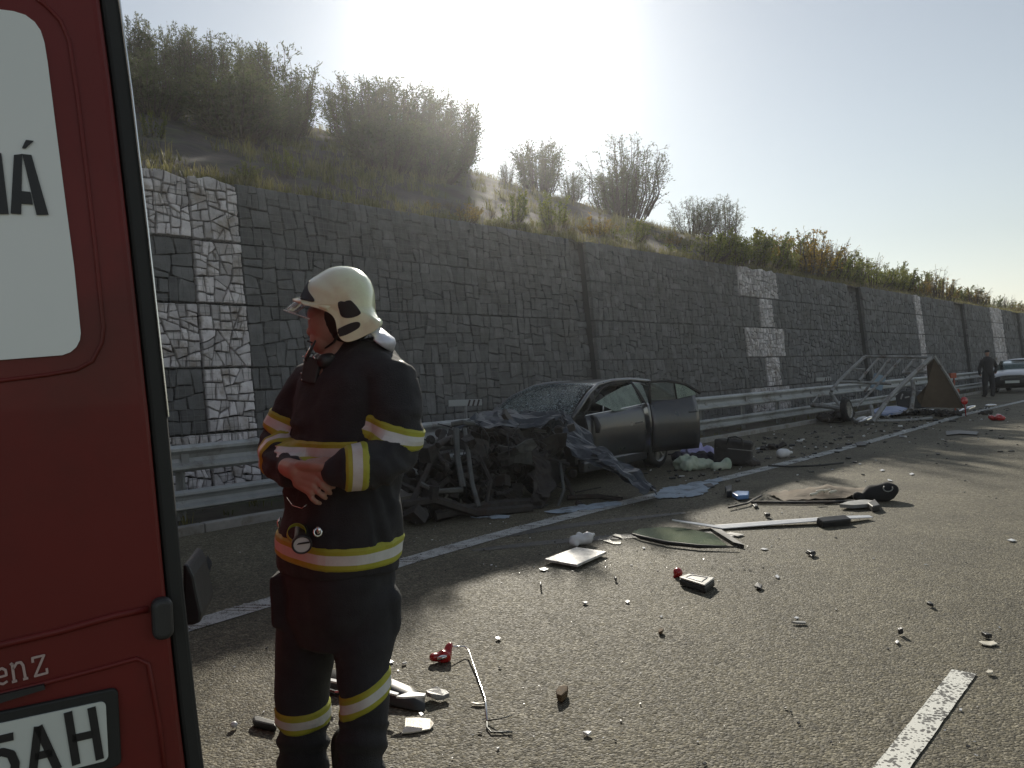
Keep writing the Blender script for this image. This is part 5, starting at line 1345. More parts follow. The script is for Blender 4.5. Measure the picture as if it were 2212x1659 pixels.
# white patrol car, bonnet towards us
PO = ST(41.0, -7.0, 0); pF = -dS; pL = Vector((-pF.y, pF.x, 0))
def pc(x, y, z): return PO+pF*x+pL*y+Vector((0, 0, z))
pcar = empty('parked_car', PO, 'white car with dark front parked on the shoulder at the right edge of the photo', 'car')
mt['wpaint'] = mat('white_car_paint', (.62, .63, .68), (.68, .68, .72), rough=.3, coat=.5, scale=2)
def pg(name, rows, m_, par=pcar, th=.01):
    mb = MB(); mb.grid([[pc(*p) for p in r_] for r_ in rows]); o = mb.build(name, m_, par, smooth=True); q_ = o.modifiers.new('s', 'SOLIDIFY'); q_.thickness = th; return o
ys = np.linspace(-1, 1, 11)
pg('bonnet', [[(x, y*w_, z-.10*abs(y)**3) for y in ys] for x, w_, z in ((.95, .82, 1.02), (1.3, .85, .99), (1.6, .84, .93), (1.85, .78, .84), (1.93, .72, .76))], mt['wpaint'])
pg('bumper', [[(x-.12*abs(y)**3, y*.86, z) for y in ys] for x, z in ((1.90, .75), (1.98, .62), (2.0, .45), (1.95, .28), (1.85, .22))], mt['plastic'])
for sg in (1, -1):
    rows = []
    for x in np.linspace(-2.2, 1.85, 60):
        zb = .25
        for xc in (1.25, -1.45):
            if abs(x-xc) < .38: zb = .30+math.sqrt(.38**2-(x-xc)**2)
        tp = float(np.interp(x, [-2.2, -1, .9, 1.85], [1.0, .98, .96, .72])); rows.append([(x, sg*(.80+.08*math.sin(k/5*PI)), zb+(tp-zb)*k/5) for k in range(6)])
    pg('side_panel', rows, mt['wpaint'])
    pg('side_pane', [[(x, sg*(.84-.2*k), .97+.42*k) for k in (0, .5, 1)] for x in (.75, .2, -.5, -1.3)], mt['tint'])
    mb = MB(); mb.ell(pc(1.80, sg*.66, .72), (.12, .10, .06)); mb.build('headlight', mat('headlamp', (.5, .5, .5), rough=.1, metal=.4), pcar, smooth=True)
    mb = MB(); mb.tube([pc(.55, sg*.88, 1.02), pc(.55, sg*1.02, 1.06)], [.05, .07], 8); mb.build('mirror', mt['wpaint'], pcar, smooth=True)
    for xw in (1.25, -1.45): wheel(pcar, pc(xw, sg*.78, .32), pL*sg)
pg('roof', [[(x, y*.62, z-.05*abs(y)**3) for y in ys] for x, z in ((.2, 1.41), (-.4, 1.46), (-1.1, 1.44), (-1.7, 1.36))], mt['wpaint'])
pg('windscreen', [[(x, y*w_, z) for y in ys] for x, w_, z in ((.95, .78, 1.0), (.6, .72, 1.2), (.2, .63, 1.40))], mt['tint'])
pg('tail', [[(-2.2-.05*k, y*.8, .4+.35*k) for y in ys] for k in (0, 1, 1.7)]+[], mt['wpaint'])
mb = MB(); mb.box(pc(2.02, 0, .48), (.02, .52, .11), Matrix((pF, pL, (0, 0, 1))).transposed()); mb.build('number_plate', mt['plate'], pcar)
mb = MB()
for k in range(4): mb.bar(pc(1.97, -.45, .58+k*.04), pc(1.97, .45, .58+k*.04), .015, .015)
mb.build('grille', mt['chrome'], pcar)

# ------------------------------------------------------------------ what lies on the road
c5_ = crop(960, 1240, 2.765); c8 = crop(1600, 800, 2.304); c9 = crop(560, 1560, 2.765)
def flat(name, pts, th, m_, label, cat, z=.004, tilt=0, f=None, group=None, jit=0, bev=.0):
    q_ = [G(*(f(*p) if f else p), z) for p in pts]
    if tilt:
        c = sum(q_, Vector())/len(q_)
        for p in q_: p.z += abs((p-c).dot(Vector((.5, .8, 0))))*tilt
    for p in q_: p.z += random.uniform(0, jit)
    mb = MB(); mb.prism(q_, Vector((0, 0, th)))
    o = mb.build(name, m_, None, origin=sum(q_, Vector())/len(q_)); tag(o, label, cat, group)
    if bev: bevel(o, bev, 2)
    return o
W1 = mat('white_plastic_board', (.55, .53, .49), (.66, .64, .58), rough=.45, scale=9, dirt=((.30, .27, .23), 14))
W2 = mat('cream_shard', (.60, .55, .44), (.70, .66, .54), rough=.5, scale=14, bump=.3, bscale=50)
W3 = mat('white_plastic', (.62, .63, .64), (.72, .72, .72), rough=.35, scale=10)
BK = mt['plastic']; RD = mat('red_lens', (.45, .012, .012), (.35, .01, .01), rough=.25, scale=20, coat=.5)
GY = mat('grey_plastic', (.22, .22, .21), (.32, .32, .30), rough=.5, scale=10, bump=.3, bscale=40)
random.seed(44)
# white board
o = flat('panel', [(1110, 452), (1330, 368), (1540, 400), (1335, 492)], .02, W1, 'flat pale square board lying on the sunlit asphalt near the edge line', 'board', f=c5_, z=.02, bev=.004)
# crumpled white jug
c = G(*c5_(1370, 345)); mb = MB(); mb.limb([c+Vector((-.07, 0, .05)), c+Vector((.06, .04, .055))], [.045, .05], 14); mb.limb([c+Vector((.05, .04, .07)), c+Vector((.11, .07, .08))], [.035, .018], 10); mb.limb([c+Vector((-.06, -.02, .03)), c+Vector((-.02, .03, .09))], [.035, .03], 10)
me = remesh(mb, .008, 1); displace(me, lambda q_: .016*noise.noise(q_*16)); me.update(); o = link('canister', me, W3, None, True, c); shift(me, c); tag(o, 'crumpled white plastic canister lying just beyond the pale square board', 'canister')
for p in o.data.vertices: p.co.z = max(p.co.z, .003)
# white trim, bent in a shallow V
tr_ = empty('trim_strip', G(*c8(800, 1180)), 'long white bent trim strip lying on the road right of the wrecked car', 'trim')
a, b, c_, d = [G(*c8(x, y), z) for x, y, z in ((185, 1152, .09), (445, 1190, .02), (1160, 1135, .05), (1320, 1130, .03))]
mb = MB(); rows = []
for p, w_ in ((a, .006), (a.lerp(b, .5), .055), (b, .095), (b.lerp(c_, .4), .09), (c_, .075), (d, .05)):
    e = Vector((-.25, .97, 0)); rows.append([p-e*w_, p+Vector((0, 0, .008+w_*.05)), p+e*w_])
mb.grid(rows); o = mb.build('strip', W3, tr_); q_ = o.modifiers.new('s', 'SOLIDIFY'); q_.thickness = .008
mb = MB(); q0 = G(*c8(1115, 1160), .04); mb.box(q0, (.30, .10, .07), Matrix.Rotation(.25, 3, 'Z') @ Matrix.Rotation(.3, 3, 'X')); bevel(mb.build('clip', BK, tr_), .012)
# window pane lying flat
flat('window_pane', [(0, 1205), (120, 1196), (250, 1200), (420, 1235), (500, 1300), (330, 1302), (150, 1285), (0, 1252), (-45, 1225)], .006, mat('green_window_glass', (.10, .14, .075), (.15, .18, .10), rough=.18, scale=5, spec=.6), 'greenish car window pane lying flat on the road under the white trim', 'glass', f=c8, z=.012)
mb = MB(); pts = [G(*c8(x, y), .03) for x, y in ((-45, 1232), (0, 1248), (150, 1282), (330, 1302), (560, 1308))]
mb.tube(pts, [.01, .016, .016, .016, .006], 6); tag(mb.build('window_seal', mt['rubber'], None, smooth=True, origin=pts[2]), 'curved black rubber seal along the near side of the greenish pane', 'rubber seal')
flat('scrap', [(405, 1215), (470, 1225), (600, 1315), (540, 1300)], .03, BK, 'narrow black wedge of plastic pointing right below the white trim', 'debris', f=c8, z=.004)
# small pale pieces by name
shards = [
 (c5_, [(1515, 312), (1560, 305), (1580, 322), (1640, 320), (1635, 335), (1590, 335)], W2, 'long cream shard right of the crumpled canister'),
 (c5_, [(1578, 280), (1600, 268), (1640, 275), (1642, 298), (1620, 290)], W2, 'small cream shard just behind the long one right of the canister'),
 (c5_, [(1072, 512), (1110, 502), (1138, 512), (1105, 522)], W3, 'white splinter in front of the pale square board'),
 (c5_, [(770, 990), (790, 982), (808, 990), (800, 1002), (778, 1000)], W3, 'lone white chip in the middle of the sunlit road'),
 (c5_, [(120, 1648), (145, 1600), (150, 1548), (240, 1545), (320, 1552), (347, 1590), (320, 1618), (200, 1640)], W2, 'large cream fan shaped shard in front of the bent rod'),
 (c5_, [(15, 1150), (35, 1138), (68, 1152), (40, 1165)], W3, 'pale chip beside the firefighter\'s knee'),
 (c5_, [(125, 1162), (155, 1155), (158, 1162), (130, 1170)], W3, 'thin pale chip left of the red lamp'),
 (c5_, [(600, 1440), (620, 1435), (650, 1442), (695, 1438), (694, 1446), (640, 1450)], W2, 'short pale sliver touching the bent rod'),
 (c5_, [(1375, 1650), (1400, 1640), (1435, 1650), (1410, 1662)], W3, 'white chip at the bottom of the photo right of the rod'),
 (c5_, [(243, 1518), (262, 1512), (276, 1522), (258, 1532)], W3, 'white chip just behind the fan shaped shard'),
 (c5_, [(1665, 735), (1685, 728), (1698, 738), (1680, 744)], W3, 'white chip left below the white box lid'),
 (c5_, [(1370, 745), (1390, 738), (1410, 746), (1388, 752)], W3, 'pale chip halfway between the square board and the bent rod'),
 (c5_, [(1785, 362), (1800, 358), (1806, 366), (1792, 368)], W3, 'tiny pale chip under the curved black seal'),
 (c6, [(490, 340), (505, 328), (522, 342), (510, 352)], W3, 'white folded chip right of the white box lid'),
 (c6, [(1898, 800), (1915, 788), (1960, 792), (2000, 790), (2030, 808), (1980, 820), (1930, 812)], W2, 'pale torn shard beside a black leaf shaped piece above the broken line'),
 (c6, [(1948, 1010), (1965, 1000), (1995, 1004), (1998, 1015), (1965, 1020)], W2, 'oval pale chip right of the broken line end'),
 (c6, [(605, 662), (650, 658), (705, 660), (700, 668), (640, 668)], GY, 'long dull splinter in the open right half of the road'),
 (c6, [(620, 625), (640, 618), (658, 626), (640, 630)], W3, 'tiny white chip above the long dull splinter'),
 (c6, [(388, 148), (410, 142), (444, 150), (420, 156)], W3, 'white sliver right of the black wedge'),
 (c6, [(150, 52), (190, 40), (275, 50), (230, 62), (180, 60)], W1, 'pale sheet scrap between the wedge and the white trim'),
 (c6, [(2095, 90), (2125, 82), (2158, 90), (2130, 98)], W3, 'white sliver near the right edge of the photo'),
 (c6, [(1320, 792), (1335, 782), (1350, 795), (1335, 808)], W3, 'round pale chip above the broken line'),
 (c8, [(1425, 920), (1445, 925), (1455, 932), (1430, 928)], W3, 'bright sliver beyond the black bag'),
 (c8, [(1550, 888), (1565, 882), (1580, 890), (1562, 895)], W3, 'bright chip at the edge of the hill shadow'),
 (c8, [(1380, 868), (1395, 862), (1410, 868), (1392, 873)], W3, 'bright chip left of the one at the hill shadow'),
 (c8, [(490, 1235), (520, 1228), (600, 1242), (560, 1252)], W1, 'pale flat scrap just right of the greenish pane')]
for f, pts, m_, lb in shards: flat('shard', pts, random.uniform(.004, .010), m_, lb, 'debris', f=f, jit=.006, group='pale broken pieces scattered on the road')
darks = [(c6, [(702, 185), (730, 180), (775, 188), (760, 200), (745, 210), (730, 196)], 'black hooked scrap in the right half of the road'),
 (c6, [(348, 415), (370, 400), (405, 412), (395, 432), (365, 430)], 'black crumb with a bright edge right of the white box lid'),
 (c6, [(1540, 540), (1560, 530), (1590, 552), (1565, 552)], 'black fleck in the far right of the road'),
 (c6, [(1915, 748), (1960, 752), (1995, 770), (1950, 768)], 'black leaf shaped piece behind the pale torn shard'),
 (c6, [(1338, 735), (1365, 730), (1380, 745), (1350, 745)], 'dark fleck above the round pale chip'),
 (c5_, [(1590, 585), (1600, 578), (1612, 588), (1600, 596)], 'tiny black crumb below the square board'),
 (c5_, [(1078, 630), (1088, 628), (1092, 650), (1082, 652)], 'tiny dark sliver left below the square board'),
 (c5_, [(1192, 1400), (1205, 1375), (1240, 1360), (1275, 1368), (1268, 1400), (1230, 1432), (1200, 1430)], 'brown black clod of debris right of the bent rod'),
 (c5_, [(1895, 945), (1910, 932), (1935, 942), (1925, 960), (1900, 962)], 'small dark brown lump in the middle right of the sunlit road'),
 (c8, [(960, 1352), (985, 1348), (1012, 1356), (985, 1366)], 'black chip below the black wedge'),
 (c8, [(715, 1132), (735, 1130), (752, 1140), (725, 1142)], 'dark chip behind the white trim'),
 (c8, [(365, 955), (410, 950), (430, 965), (390, 970)], 'black strip on the white powder by the edge line'),
 (c8, [(1240, 715), (1270, 705), (1310, 712), (1300, 728), (1250, 730)], 'dark flattened scrap lying on the edge line'),
 (c8, [(1760, 645), (1830, 640), (1950, 650), (1940, 665), (1840, 660), (1765, 668)], 'dark strip of rubble on the lane near the trailer'),
 (c8, [(650, 1075), (672, 1070), (680, 1082), (660, 1088)], 'dark chip left end of the long rod')]
for f, pts, lb in darks: flat('scrap', pts, random.uniform(.015, .035), BK if 'brown' not in lb else mat('brown_clod', (.07, .045, .02), (.12, .07, .03), rough=.9, scale=40), lb, 'debris', f=f, jit=.012, group='dark broken pieces scattered on the road', bev=.004)
# box lid: white tray in a black base, and a red ball lens beside it
bx = empty('tray', G(*c5_(2160, 600)), 'small white tray on a black base lying on the sunlit road', 'tray')
q_ = [G(*c5_(x, y), .05) for x, y in ((2040, 570), (2110, 555), (2315, 592), (2165, 620))]
q_ = [G(*(crop(1500, 1400, 1)(*p)), .05) for p in ((198, 46), (222, 38), (286, 48), (262, 66))]
mb = MB(); mb.prism(q_, Vector((0, 0, .012))); bevel(mb.build('lid', W1, bx), .004)
cq = sum(q_, Vector())/4
mb = MB(); mb.prism([p+(p-cq)*.02-Vector((0, 0, .047)) for p in q_], Vector((0, 0, .045))); bevel(mb.build('base', BK, bx), .01)
mb = MB(); r4 = [cq+(p-cq)*.62+Vector((0, 0, .013)) for p in q_]; mb.tube(r4+[r4[0]], .004, 5); mb.build('raised_frame', GY, bx)
c = G(*c5_(2033, 562)); mb = MB(); mb.ell(c+Vector((0, 0, .035)), (.034, .034, .034)); mb.lathe([(0, -.045), (.014, -.045), (.014, -.02)], c+Vector((0, 0, .035)), (0.6, 0, .8), 12); tag(mb.build('reflector', RD, None, smooth=True, origin=c), 'round red reflector beside the white tray', 'reflector')
# red lamp on a bent rod
rl = empty('trailer_lamp', G(*c5_(420, 1110)), 'broken red trailer lamp on a bent steel rod in front of the firefighter\'s right side', 'lamp')
A_ = [G(*c5_(x, y), z) for x, y, z in ((475, 1040, .06), (555, 1040, .04), (585, 1065, .03), (640, 1230, .012), (700, 1400, .01), (712, 1552, .01))]
mb = MB(); mb.tube(A_, .0045, 7); mb.build('rod', mt['chrome'], rl, smooth=True)
mb = MB(); mb.tube([G(*c5_(x, y), z) for x, y, z in ((712, 1552, .01), (800, 1540, .03), (885, 1515, .05))], [.004, .003, .002], 6); mb.tube([G(*c5_(x, y), .008) for x, y in ((712, 1552), (712, 1600), (740, 1632), (800, 1632), (888, 1630))], .004, 6); mb.build('rod_end', mt['wreck2'], rl, smooth=True)
p1_, p2_, p3_ = G(*c5_(455, 1060), .05), G(*c5_(420, 1105), .03), G(*c5_(345, 1115), .03)
mb = MB(); mb.limb([p1_+Vector((0, 0, .02)), p1_.lerp(p2_, .6), p2_], [.018, .028, .040], 12); mb.limb([p2_, p3_], [.030, .024], 12); me = remesh(mb, .006, 1); displace(me, lambda q_: .006*noise.noise(q_*30))
for v_ in me.vertices: v_.co.z = max(.003, v_.co.z)
link('lens', me, RD, rl, True, wl(rl)); shift(me, wl(rl))
mb = MB(); mb.ell(G(*c5_(400, 1116), .035), (.028, .016, .012), Matrix.Rotation(-.2, 3, 'Y')); mb.build('reflector', mt['chrome'], rl, smooth=True)
# bumper remains behind the legs
bp_ = empty('bumper_piece', G(*c9(1150, 520)), 'broken black bumper piece with pale edges lying behind the firefighter\'s legs', 'bumper')
mb = MB(); rows = []
for x, y0, y1, z in ((690, 350, 470, .05), (830, 375, 500, .07), (1000, 400, 540, .07), (1150, 438, 560, .07), (1290, 470, 590, .05), (1390, 495, 600, .02)):
    a, b = G(*c9(x, y0), .01), G(*c9(x, y1), .01); m_ = (a+b)/2
    rows.append([a, a.lerp(b, .3)+Vector((0, 0, z)), a.lerp(b, .7)+Vector((0, 0, z*.8)), b])
mb.grid(rows); o = mb.build('skin', BK, bp_, smooth=True); q_ = o.modifiers.new('s', 'SOLIDIFY'); q_.thickness = .004
for pts in ([(722, 382), (808, 400), (812, 418), (725, 402)], [(1130, 465), (1210, 488), (1195, 500), (1128, 485)], [(1190, 512), (1290, 478), (1395, 492), (1385, 506), (1240, 516)]):
    mb = MB(); mb.prism([G(*c9(*p), .085) for p in pts], Vector((0, 0, .008))); mb.build('pale_trim', W3, bp_)
mb = MB(); mb.tube([G(*c9(x, y), .03) for x, y in ((722, 455), (770, 470), (828, 465))], .008, 6); mb.build('rim_edge', mt['chrome'], bp_)
flat('bracket', [(1395, 500), (1430, 488), (1475, 482), (1500, 495), (1535, 492), (1562, 515), (1520, 528), (1470, 535), (1430, 535), (1405, 522)], .02, GY, 'grey broken bracket at the right tip of the bumper piece', 'bracket', f=c9, jit=.02, z=.01, bev=.004)
flat('scrap', [(195, 690), (225, 672), (370, 715), (362, 752), (205, 715)], .03, BK, 'black glossy plastic piece lying left of the firefighter\'s feet', 'debris', f=c9, z=.004, bev=.01)
c = G(*c9(68, 695), .02); mb = MB(); mb.ell(c, (.016, .014, .013)); tag(mb.build('pebble', W3, None, smooth=True, origin=c), 'small round white pebble left of the black glossy piece', 'pebble')
flat('scrap', [(860, 880), (900, 800), (915, 795), (918, 830), (895, 885)], .03, BK, 'black pointed rag standing on the shoulder between van and firefighter', 'debris', f=c2, z=.0, jit=.10)
# rod, sack, slat and bag in the middle distance
mb = MB(); pts = [G(*c8(x, y), .02) for x, y in ((640, 1050), (900, 1052), (1100, 1050), (1300, 1040))]; mb.tube(pts, .018, 7)
tag(mb.build('pole', mt['wreck'], None, origin=pts[1]), 'long thin dark pole lying across the lane in front of the brown cloth', 'pole')
cl = G(*c8(1070, 1015)); mb = MB(); rows = []
for i in range(18):
    rows.append([cl+Vector(((i/17-.5)*1.15, (j/9-.5)*.6, .02+max(0, (1-abs(i/17-.5)*2)*(1-abs(j/9-.5)*2))*.10+.05*abs(noise.noise(Vector((i*.5, j*.5, 1)))))) for j in range(10)])
mb.grid(rows); tag(mb.build('cloth', mat('sand_cloth', (.16, .125, .09), (.22, .18, .13), rough=.9, scale=6, bump=.8, bscale=12), None, smooth=True, origin=cl), 'crumpled sand brown cloth behind the long dark pole', 'cloth')
mb = MB()
for i, (x, y) in enumerate(((985, 985), (1020, 968), (1060, 965), (1095, 972))):
    p = G(*c8(x, y), .14); mb.limb([p-Vector((0, 0, .04)), p+Vector((.07, .02, -.03))], [.018, .014], 8)
tag(mb.build('glove', W2, None, smooth=True, origin=cl+Vector((0, 0, .1))), 'pale glove lying on top of the sand brown cloth', 'glove')
bg_ = empty('bag', G(*c8(1385, 1045)), 'small black bag with a pale ring handle at the right end of the pole', 'bag'); cb = wl(bg_)
mb = MB(); mb.limb([cb+Vector((-.10, 0, .09)), cb+Vector((.11, .03, .10))], [.09, .10], 14); mb.limb([cb+Vector((-.25, -.02, .08)), cb+Vector((-.17, 0, .02))], [.05, .05]); me = remesh(mb, .018, 2); displace(me, lambda q_: .02*noise.noise(q_*9))
for v_ in me.vertices: v_.co.z = max(.003, v_.co.z)
link('bag_body', me, mat('black_fabric', (.012, .012, .013), rough=.9), bg_, True, wl(bg_)); shift(me, wl(bg_))
mb = MB(); mb.tube([cb+Vector((.05+.05*math.cos(t), -.08, .15+.035*math.sin(t))) for t in np.linspace(2.4, 6.6, 12)], .006, 6); mb.build('ring', GY, bg_, smooth=True)
flat('slat', [(1150, 1080), (1200, 1062), (1290, 1052), (1355, 1060), (1330, 1078), (1230, 1085)], .035, GY, 'thin grey slat lying in front of the small black bag', 'slat', f=c8, z=.02)
flat('scrap', [(1310, 1085), (1355, 1062), (1385, 1098), (1340, 1108)], .06, BK, 'black torn piece under the right end of the grey slat', 'debris', f=c8, z=.004, bev=.01)
flat('packet', [(530, 1018), (560, 1010), (630, 1015), (625, 1035), (560, 1038)], .05, mat('blue_packet', (.10, .22, .48), (.16, .30, .55), rough=.35, scale=20), 'bright blue packet lying on the shaded lane near the edge line', 'packet', f=c8, z=.01, bev=.01, jit=.02)
flat('scrap', [(490, 995), (530, 985), (530, 1020), (500, 1025)], .08, BK, 'black torn piece left of the blue packet', 'debris', f=c8, z=.004, bev=.01)
mb = MB(); pts = [G(*c8(x, y), .03) for x, y in ((510, 1080), (620, 1055), (700, 1010))]; mb.tube(pts, .012, 6); tag(mb.build('rod', mt['wreck'], None, origin=pts[1]), 'thin dark rod lying near the blue packet', 'rod')
mb = MB(); pts = [G(*c8(x, y), .03) for x, y in ((740, 838), (860, 845), (1030, 838), (1170, 822))]; mb.tube(pts, .015, 6); tag(mb.build('cable', mt['rubber'], None, smooth=True, origin=pts[1]), 'black cable lying across the edge line past the car', 'cable')
# clothes and bag behind the car
def heap(name, c, sz, m_, label, cat, seed, amp=.05):
    c = Vector(c); c.z = 0; mb = MB(); rg = random.Random(seed)
    for _ in range(7):
        a = c+Vector((rg.uniform(-.7, .7)*sz[0], rg.uniform(-.7, .7)*sz[1], sz[2]*rg.uniform(.2, .5))); b = a+Vector((rg.uniform(-.5, .5)*sz[0], rg.uniform(-.4, .4)*sz[1], sz[2]*rg.uniform(-.1, .3)))
        mb.limb([a, b], [sz[2]*rg.uniform(.35, .6)]*2, 10)
    me = remesh(mb, max(.012, sz[2]*.09), 3); displace(me, lambda q_: amp*noise.noise(q_*8)+amp*.4*noise.noise(q_*20))
    for v_ in me.vertices: v_.co.z = max(.003, v_.co.z)
    o = link(name, me, m_, None, True, c); shift(me, c); return tag(o, label, cat)
heap('clothes', G(*c8(360, 860)), (.42, .30, .20), mat('pale_green_cloth', (.34, .42, .33), (.46, .50, .40), rough=.8, scale=7), 'pale green bunched cloth lying behind the rear wheel of the wrecked car', 'clothes', 1)
heap('clothes', G(*c8(370, 800)), (.38, .2, .22), mat('lilac_cloth', (.38, .36, .62), (.50, .48, .70), rough=.8, scale=9), 'lilac and white clothes heaped behind the pale green cloth', 'clothes', 2)
heap('clothes', G(*c8(300, 835)), (.30, .2, .2), mat('dark_cloth', (.02, .02, .03), rough=.9), 'dark clothes between the lilac heap and the rear wheel', 'clothes', 3)
sc_ = G(*c8(540, 838)); tb_ = empty('travel_bag', sc_, 'large black travel bag standing on the shoulder right of the clothes', 'bag')
mb = MB(); R_ = Matrix.Rotation(-.35, 3, 'Z') @ Matrix.Rotation(.12, 3, 'Y'); mb.box(sc_+Vector((0, 0, .21)), (.56, .26, .36), R_); mb.limb([sc_+R_ @ Vector((-.22, 0, .34)), sc_+R_ @ Vector((.2, 0, .36))], [.08, .07], 12)
me = remesh(mb, .02, 7); displace(me, lambda q_: .03*noise.noise(q_*5)+.012*noise.noise(q_*15))
for v_ in me.vertices: v_.co.z = max(.003, v_.co.z)
link('bag_body', me, mat('black_bag', (.018, .017, .017), (.03, .027, .025), rough=.8, scale=6), tb_, True, sc_); shift(me, sc_)
mb = MB(); mb.tube([sc_+R_ @ Vector(q_) for q_ in ((-.12, -.14, .34), (-.10, -.15, .44), (.0, -.16, .47), (.10, -.15, .44), (.12, -.14, .34))], .014, 6); mb.build('handle', BK, tb_, smooth=True)
mb = MB(); mb.bar(sc_+R_ @ Vector((-.27, -.13, .27)), sc_+R_ @ Vector((.27, -.13, .27)), .012, .012); mb.build('zip', GY, tb_)
heap('scrap', G(*c8(640, 840)), (.16, .1, .12), mt['wreck'], 'brown crumpled scrap leaning right of the black travel bag', 'debris', 12, .03)
c = G(*c8(825, 795)); mb = MB(); mb.limb([c+Vector((-.03, 0, .08)), c+Vector((.06, .03, .08))], [.08, .07], 12); mb.limb([c+Vector((.12, .05, .08)), c+Vector((.16, .06, .08))], [.03, .025], 8); tag(mb.build('bottle', W3, None, smooth=True, origin=c), 'stubby white bottle lying near the edge line beyond the travel bag', 'bottle')
heap('scrap', G(*c8(770, 745)), (.40, .15, .10), mt['wreck'], 'flat dark brown scrap heap against the shoulder behind the white bottle', 'debris', 5, .04)
flat('sheet', [(1340, 530), (1390, 510), (1490, 505), (1540, 525), (1500, 548), (1400, 552), (1350, 550)], .05, mat('white_blue_tarp', (.55, .60, .74), (.16, .24, .50), rough=.5, scale=3), 'white and blue tarpaulin sheet lying under the trailer frame', 'sheet', f=c8, z=.06, jit=.06)
heap('wheel_scrap', G(*c8(1130, 590)), (.5, .3, .3), mt['wreck'], 'tangle of torn parts at the left foot of the trailer', 'debris', 6, .07)
heap('rubble_heap', G(*c8(1650, 545)), (.7, .25, .16), mt['wreck'], 'low heap of mixed wreckage under the trailer board', 'debris', 7, .07)
heap('rubble_heap', G(*c8(1870, 550)), (.7, .22, .14), mt['wreck'], 'low dark heap of wreckage on the edge line at the trailer corner', 'debris', 8, .07)
random.seed(77)
for i, (x, y, w_) in enumerate(((1640, 512, .2), (1665, 520, .15), (1790, 523, .12), (1840, 525, .14), (1885, 540, .26), (1625, 535, .12), (1300, 607, .2), (1275, 600, .15), (2020, 500, .2))):
    p = G(*c8(x, y)); mb = MB(); mb.ell(Vector((p.x, p.y, .14 if i != 8 else .04)), (w_, .10, .05), Matrix.Rotation(random.uniform(-.4, .4), 3, 'Y'), 8, 5)
    tag(mb.build('bright_scrap', W3 if i % 2 else mt['chrome'], None, origin=p), ['bright crumpled scrap in the wreckage under the trailer board', 'small bright scrap beside the crumpled one under the trailer board', 'small white chip in the wreckage right of the trailer board', 'shiny chip near the trailer\'s right corner', 'white rag on the edge line at the trailer\'s right corner', 'white chip below the crumpled scrap under the board', 'white cup lying on the shoulder below the trailer frame', 'pale chip beside the white cup below the trailer', 'pale chip on the edge line right of the trailer'][i], 'debris')
mb = MB(); c = P(*c8(1868, 465), 20.6); mb.lathe([(0, .02), (.10, .02), (.11, 0), (.10, -.02), (0, -.02)], c, (.3, -1, .1), 24); mb.tube([c, Vector((c.x+.02, c.y, .02))], .012, 6); tag(mb.build('reflector', RD, None, smooth=True, origin=(c.x, c.y, 0)), 'round red reflector standing up at the trailer\'s right corner', 'reflector')
c = G(*c8(2062, 578)); heap('lamp_piece', c, (.16, .1, .14), RD, 'broken red lamp lying right of the trailer near the sunlit patch', 'lamp', 9, .03)
mb = MB(); c = P(*c8(1800, 320), 21.6); mb.box(c, (.16, .1, .14)); mb.box(c+Vector((.05, 0, -.42)), (.20, .08, .10)); mb.box(c+Vector((.03, 0, -.2)), (.03, .03, .5)); mb.box(Vector((c.x+.03, c.y, (c.z-.4)/2)), (.03, .03, c.z-.4))
tag(mb.build('lamp_bracket', mat('orange_red_plastic', (.35, .07, .03), rough=.4), None, origin=(c.x, c.y, 0)), 'orange red lamp bracket sticking up behind the trailer board', 'lamp')
# spilled powder and stains
mt['powder'] = mat('blue_white_powder', (.30, .36, .42), (.40, .46, .52), rough=.9, scale=10, bump=1, bscale=30, dirt=((.10, .105, .10), 5))
def spill(name, pts, f, m_, z):
    q_ = [f(*p) if f else p for p in pts]; q_ = dens(q_, 6); n = len(q_)
    out = []
    for i, (u, v) in enumerate(q_):
        out.append(G(u+random.uniform(-6, 6), v+random.uniform(-2.2, 2.2), z))
    mb = MB(); c = sum(out, Vector())/n; mb.grid([[c.copy() for _ in out], [c.lerp(p, .6)+Vector((0, 0, .01)) for p in out], out], closed=True); o = mb.build(name, m_, None, origin=c)
    return o
tag(spill('powder_spill', [(80, 1000), (150, 960), (250, 945), (380, 925), (470, 905), (480, 925), (400, 965), (390, 1000), (300, 1015), (180, 1022), (90, 1025)], c8, mt['powder'], .012), 'pale blue white powder spilled over the edge line right of the car', 'powder', kind='stuff')
c10 = crop(960, 880, 2.765)
tag(spill('powder_spill', [(1110, 1110), (1200, 1085), (1330, 1065), (1450, 1045), (1620, 1030), (1640, 1055), (1500, 1080), (1330, 1100), (1200, 1110)], c10, mt['powder'], .012), 'pale powder spilled on the shoulder below the torn fender', 'powder', kind='stuff')
tag(spill('powder_spill', [(600, 1130), (760, 1120), (880, 1130), (860, 1145), (700, 1150), (600, 1145)], c10, mt['powder'], .010), 'thin pale smear of powder in front of the torn car front', 'powder', kind='stuff')
mt['stain'] = mat('dark_skid_stain', (.035, .034, .032), (.05, .048, .045), rough=.6, scale=10)
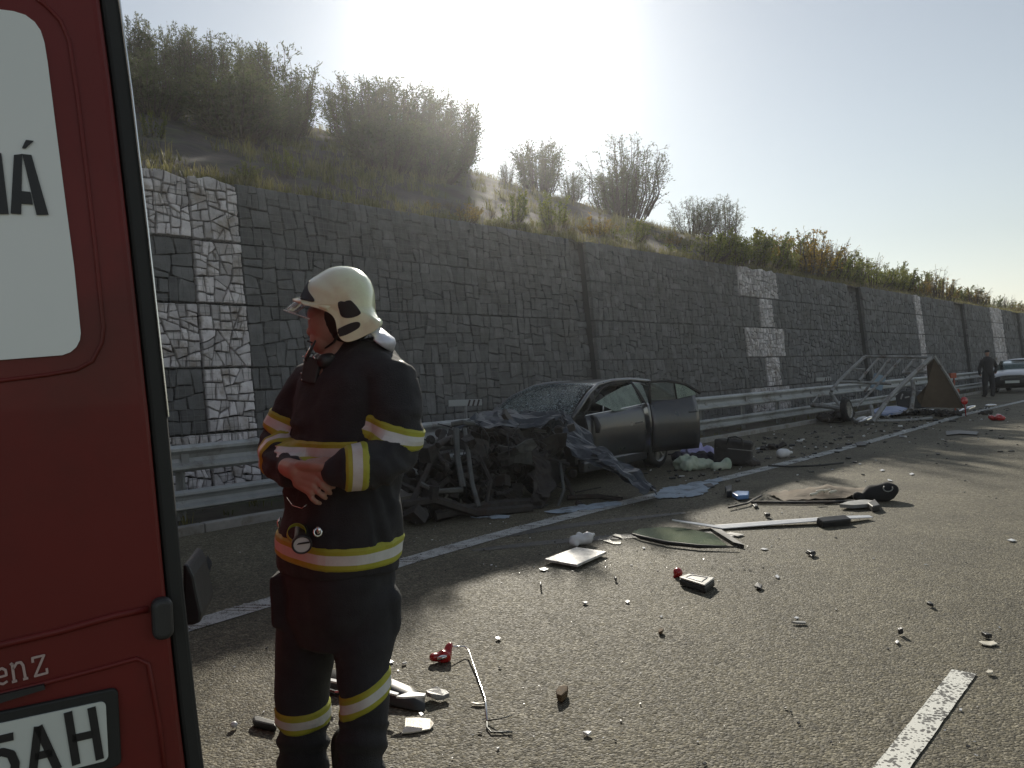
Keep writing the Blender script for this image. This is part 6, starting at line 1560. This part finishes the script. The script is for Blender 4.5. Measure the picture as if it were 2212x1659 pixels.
# many tiny fragments
random.seed(91)
mbw, mbd = MB(), MB()
for i in range(1300):
    if i < 420: u, v = random.uniform(430, 2212), random.uniform(1050, 1659)
    elif i < 1000: u, v = random.uniform(850, 1700), random.uniform(1060, 1240)
    else: u, v = random.uniform(1440, 2212), 905+abs(random.gauss(0, 70))
    p = G(u, v, .004); d = p.length
    s_ = random.uniform(.0015, .0045)*(1+d*.10)*random.choice((.5, .6, .8, 1, 1.6))
    if i >= 1000: s_ *= random.choice((1, 1, 2.2, 3.2))
    R_ = Matrix.Rotation(random.uniform(0, 6), 3, 'Z') @ Matrix.Rotation(random.uniform(-.4, .4), 3, 'X')
    (mbw if random.random() < (.25 if i < 1000 else .12) else mbd).box(p+Vector((0, 0, s_*.3)), (s_*random.uniform(1, 2.2), s_, s_*.5), R_)
for i in range(700):
    s1, t1 = random.uniform(9.5, 27), random.gauss(-6.3, .9)
    p = ST(s1, t1, .004); s_ = random.uniform(.006, .03)*random.choice((.5, 1, 1, 1.8))
    R_ = Matrix.Rotation(random.uniform(0, 6), 3, 'Z') @ Matrix.Rotation(random.uniform(-.5, .5), 3, 'X')
    (mbw if random.random() < .12 else mbd).box(p+Vector((0, 0, s_*.35)), (s_*random.uniform(1, 3.5), s_, s_*.6), R_)
tag(mbw.build('debris_fragments', W3), 'tiny pale crumbs and chips scattered over the asphalt', 'debris', kind='stuff')
tag(mbd.build('debris_fragments', BK), 'tiny dark crumbs and chips scattered over the asphalt', 'debris', kind='stuff')

# ------------------------------------------------------------------ thin scattering volume added to stand in for veiling lens glare
hm = bpy.data.materials.new('glare_veil'); hm.use_nodes = True; t_ = hm.node_tree; t_.nodes.clear()
ov = t_.nodes.new('ShaderNodeOutputMaterial'); pv = t_.nodes.new('ShaderNodeVolumePrincipled')
pv.inputs['Color'].default_value = (.95, .96, 1, 1); pv.inputs['Density'].default_value = .0006; pv.inputs['Anisotropy'].default_value = .80
t_.links.new(pv.outputs[0], ov.inputs['Volume'])
mb = MB(); mb.box((0, 0, 8.95), (1660, 1660, 20.1)); tag(mb.build('glare_volume', hm, None), kind='stuff')
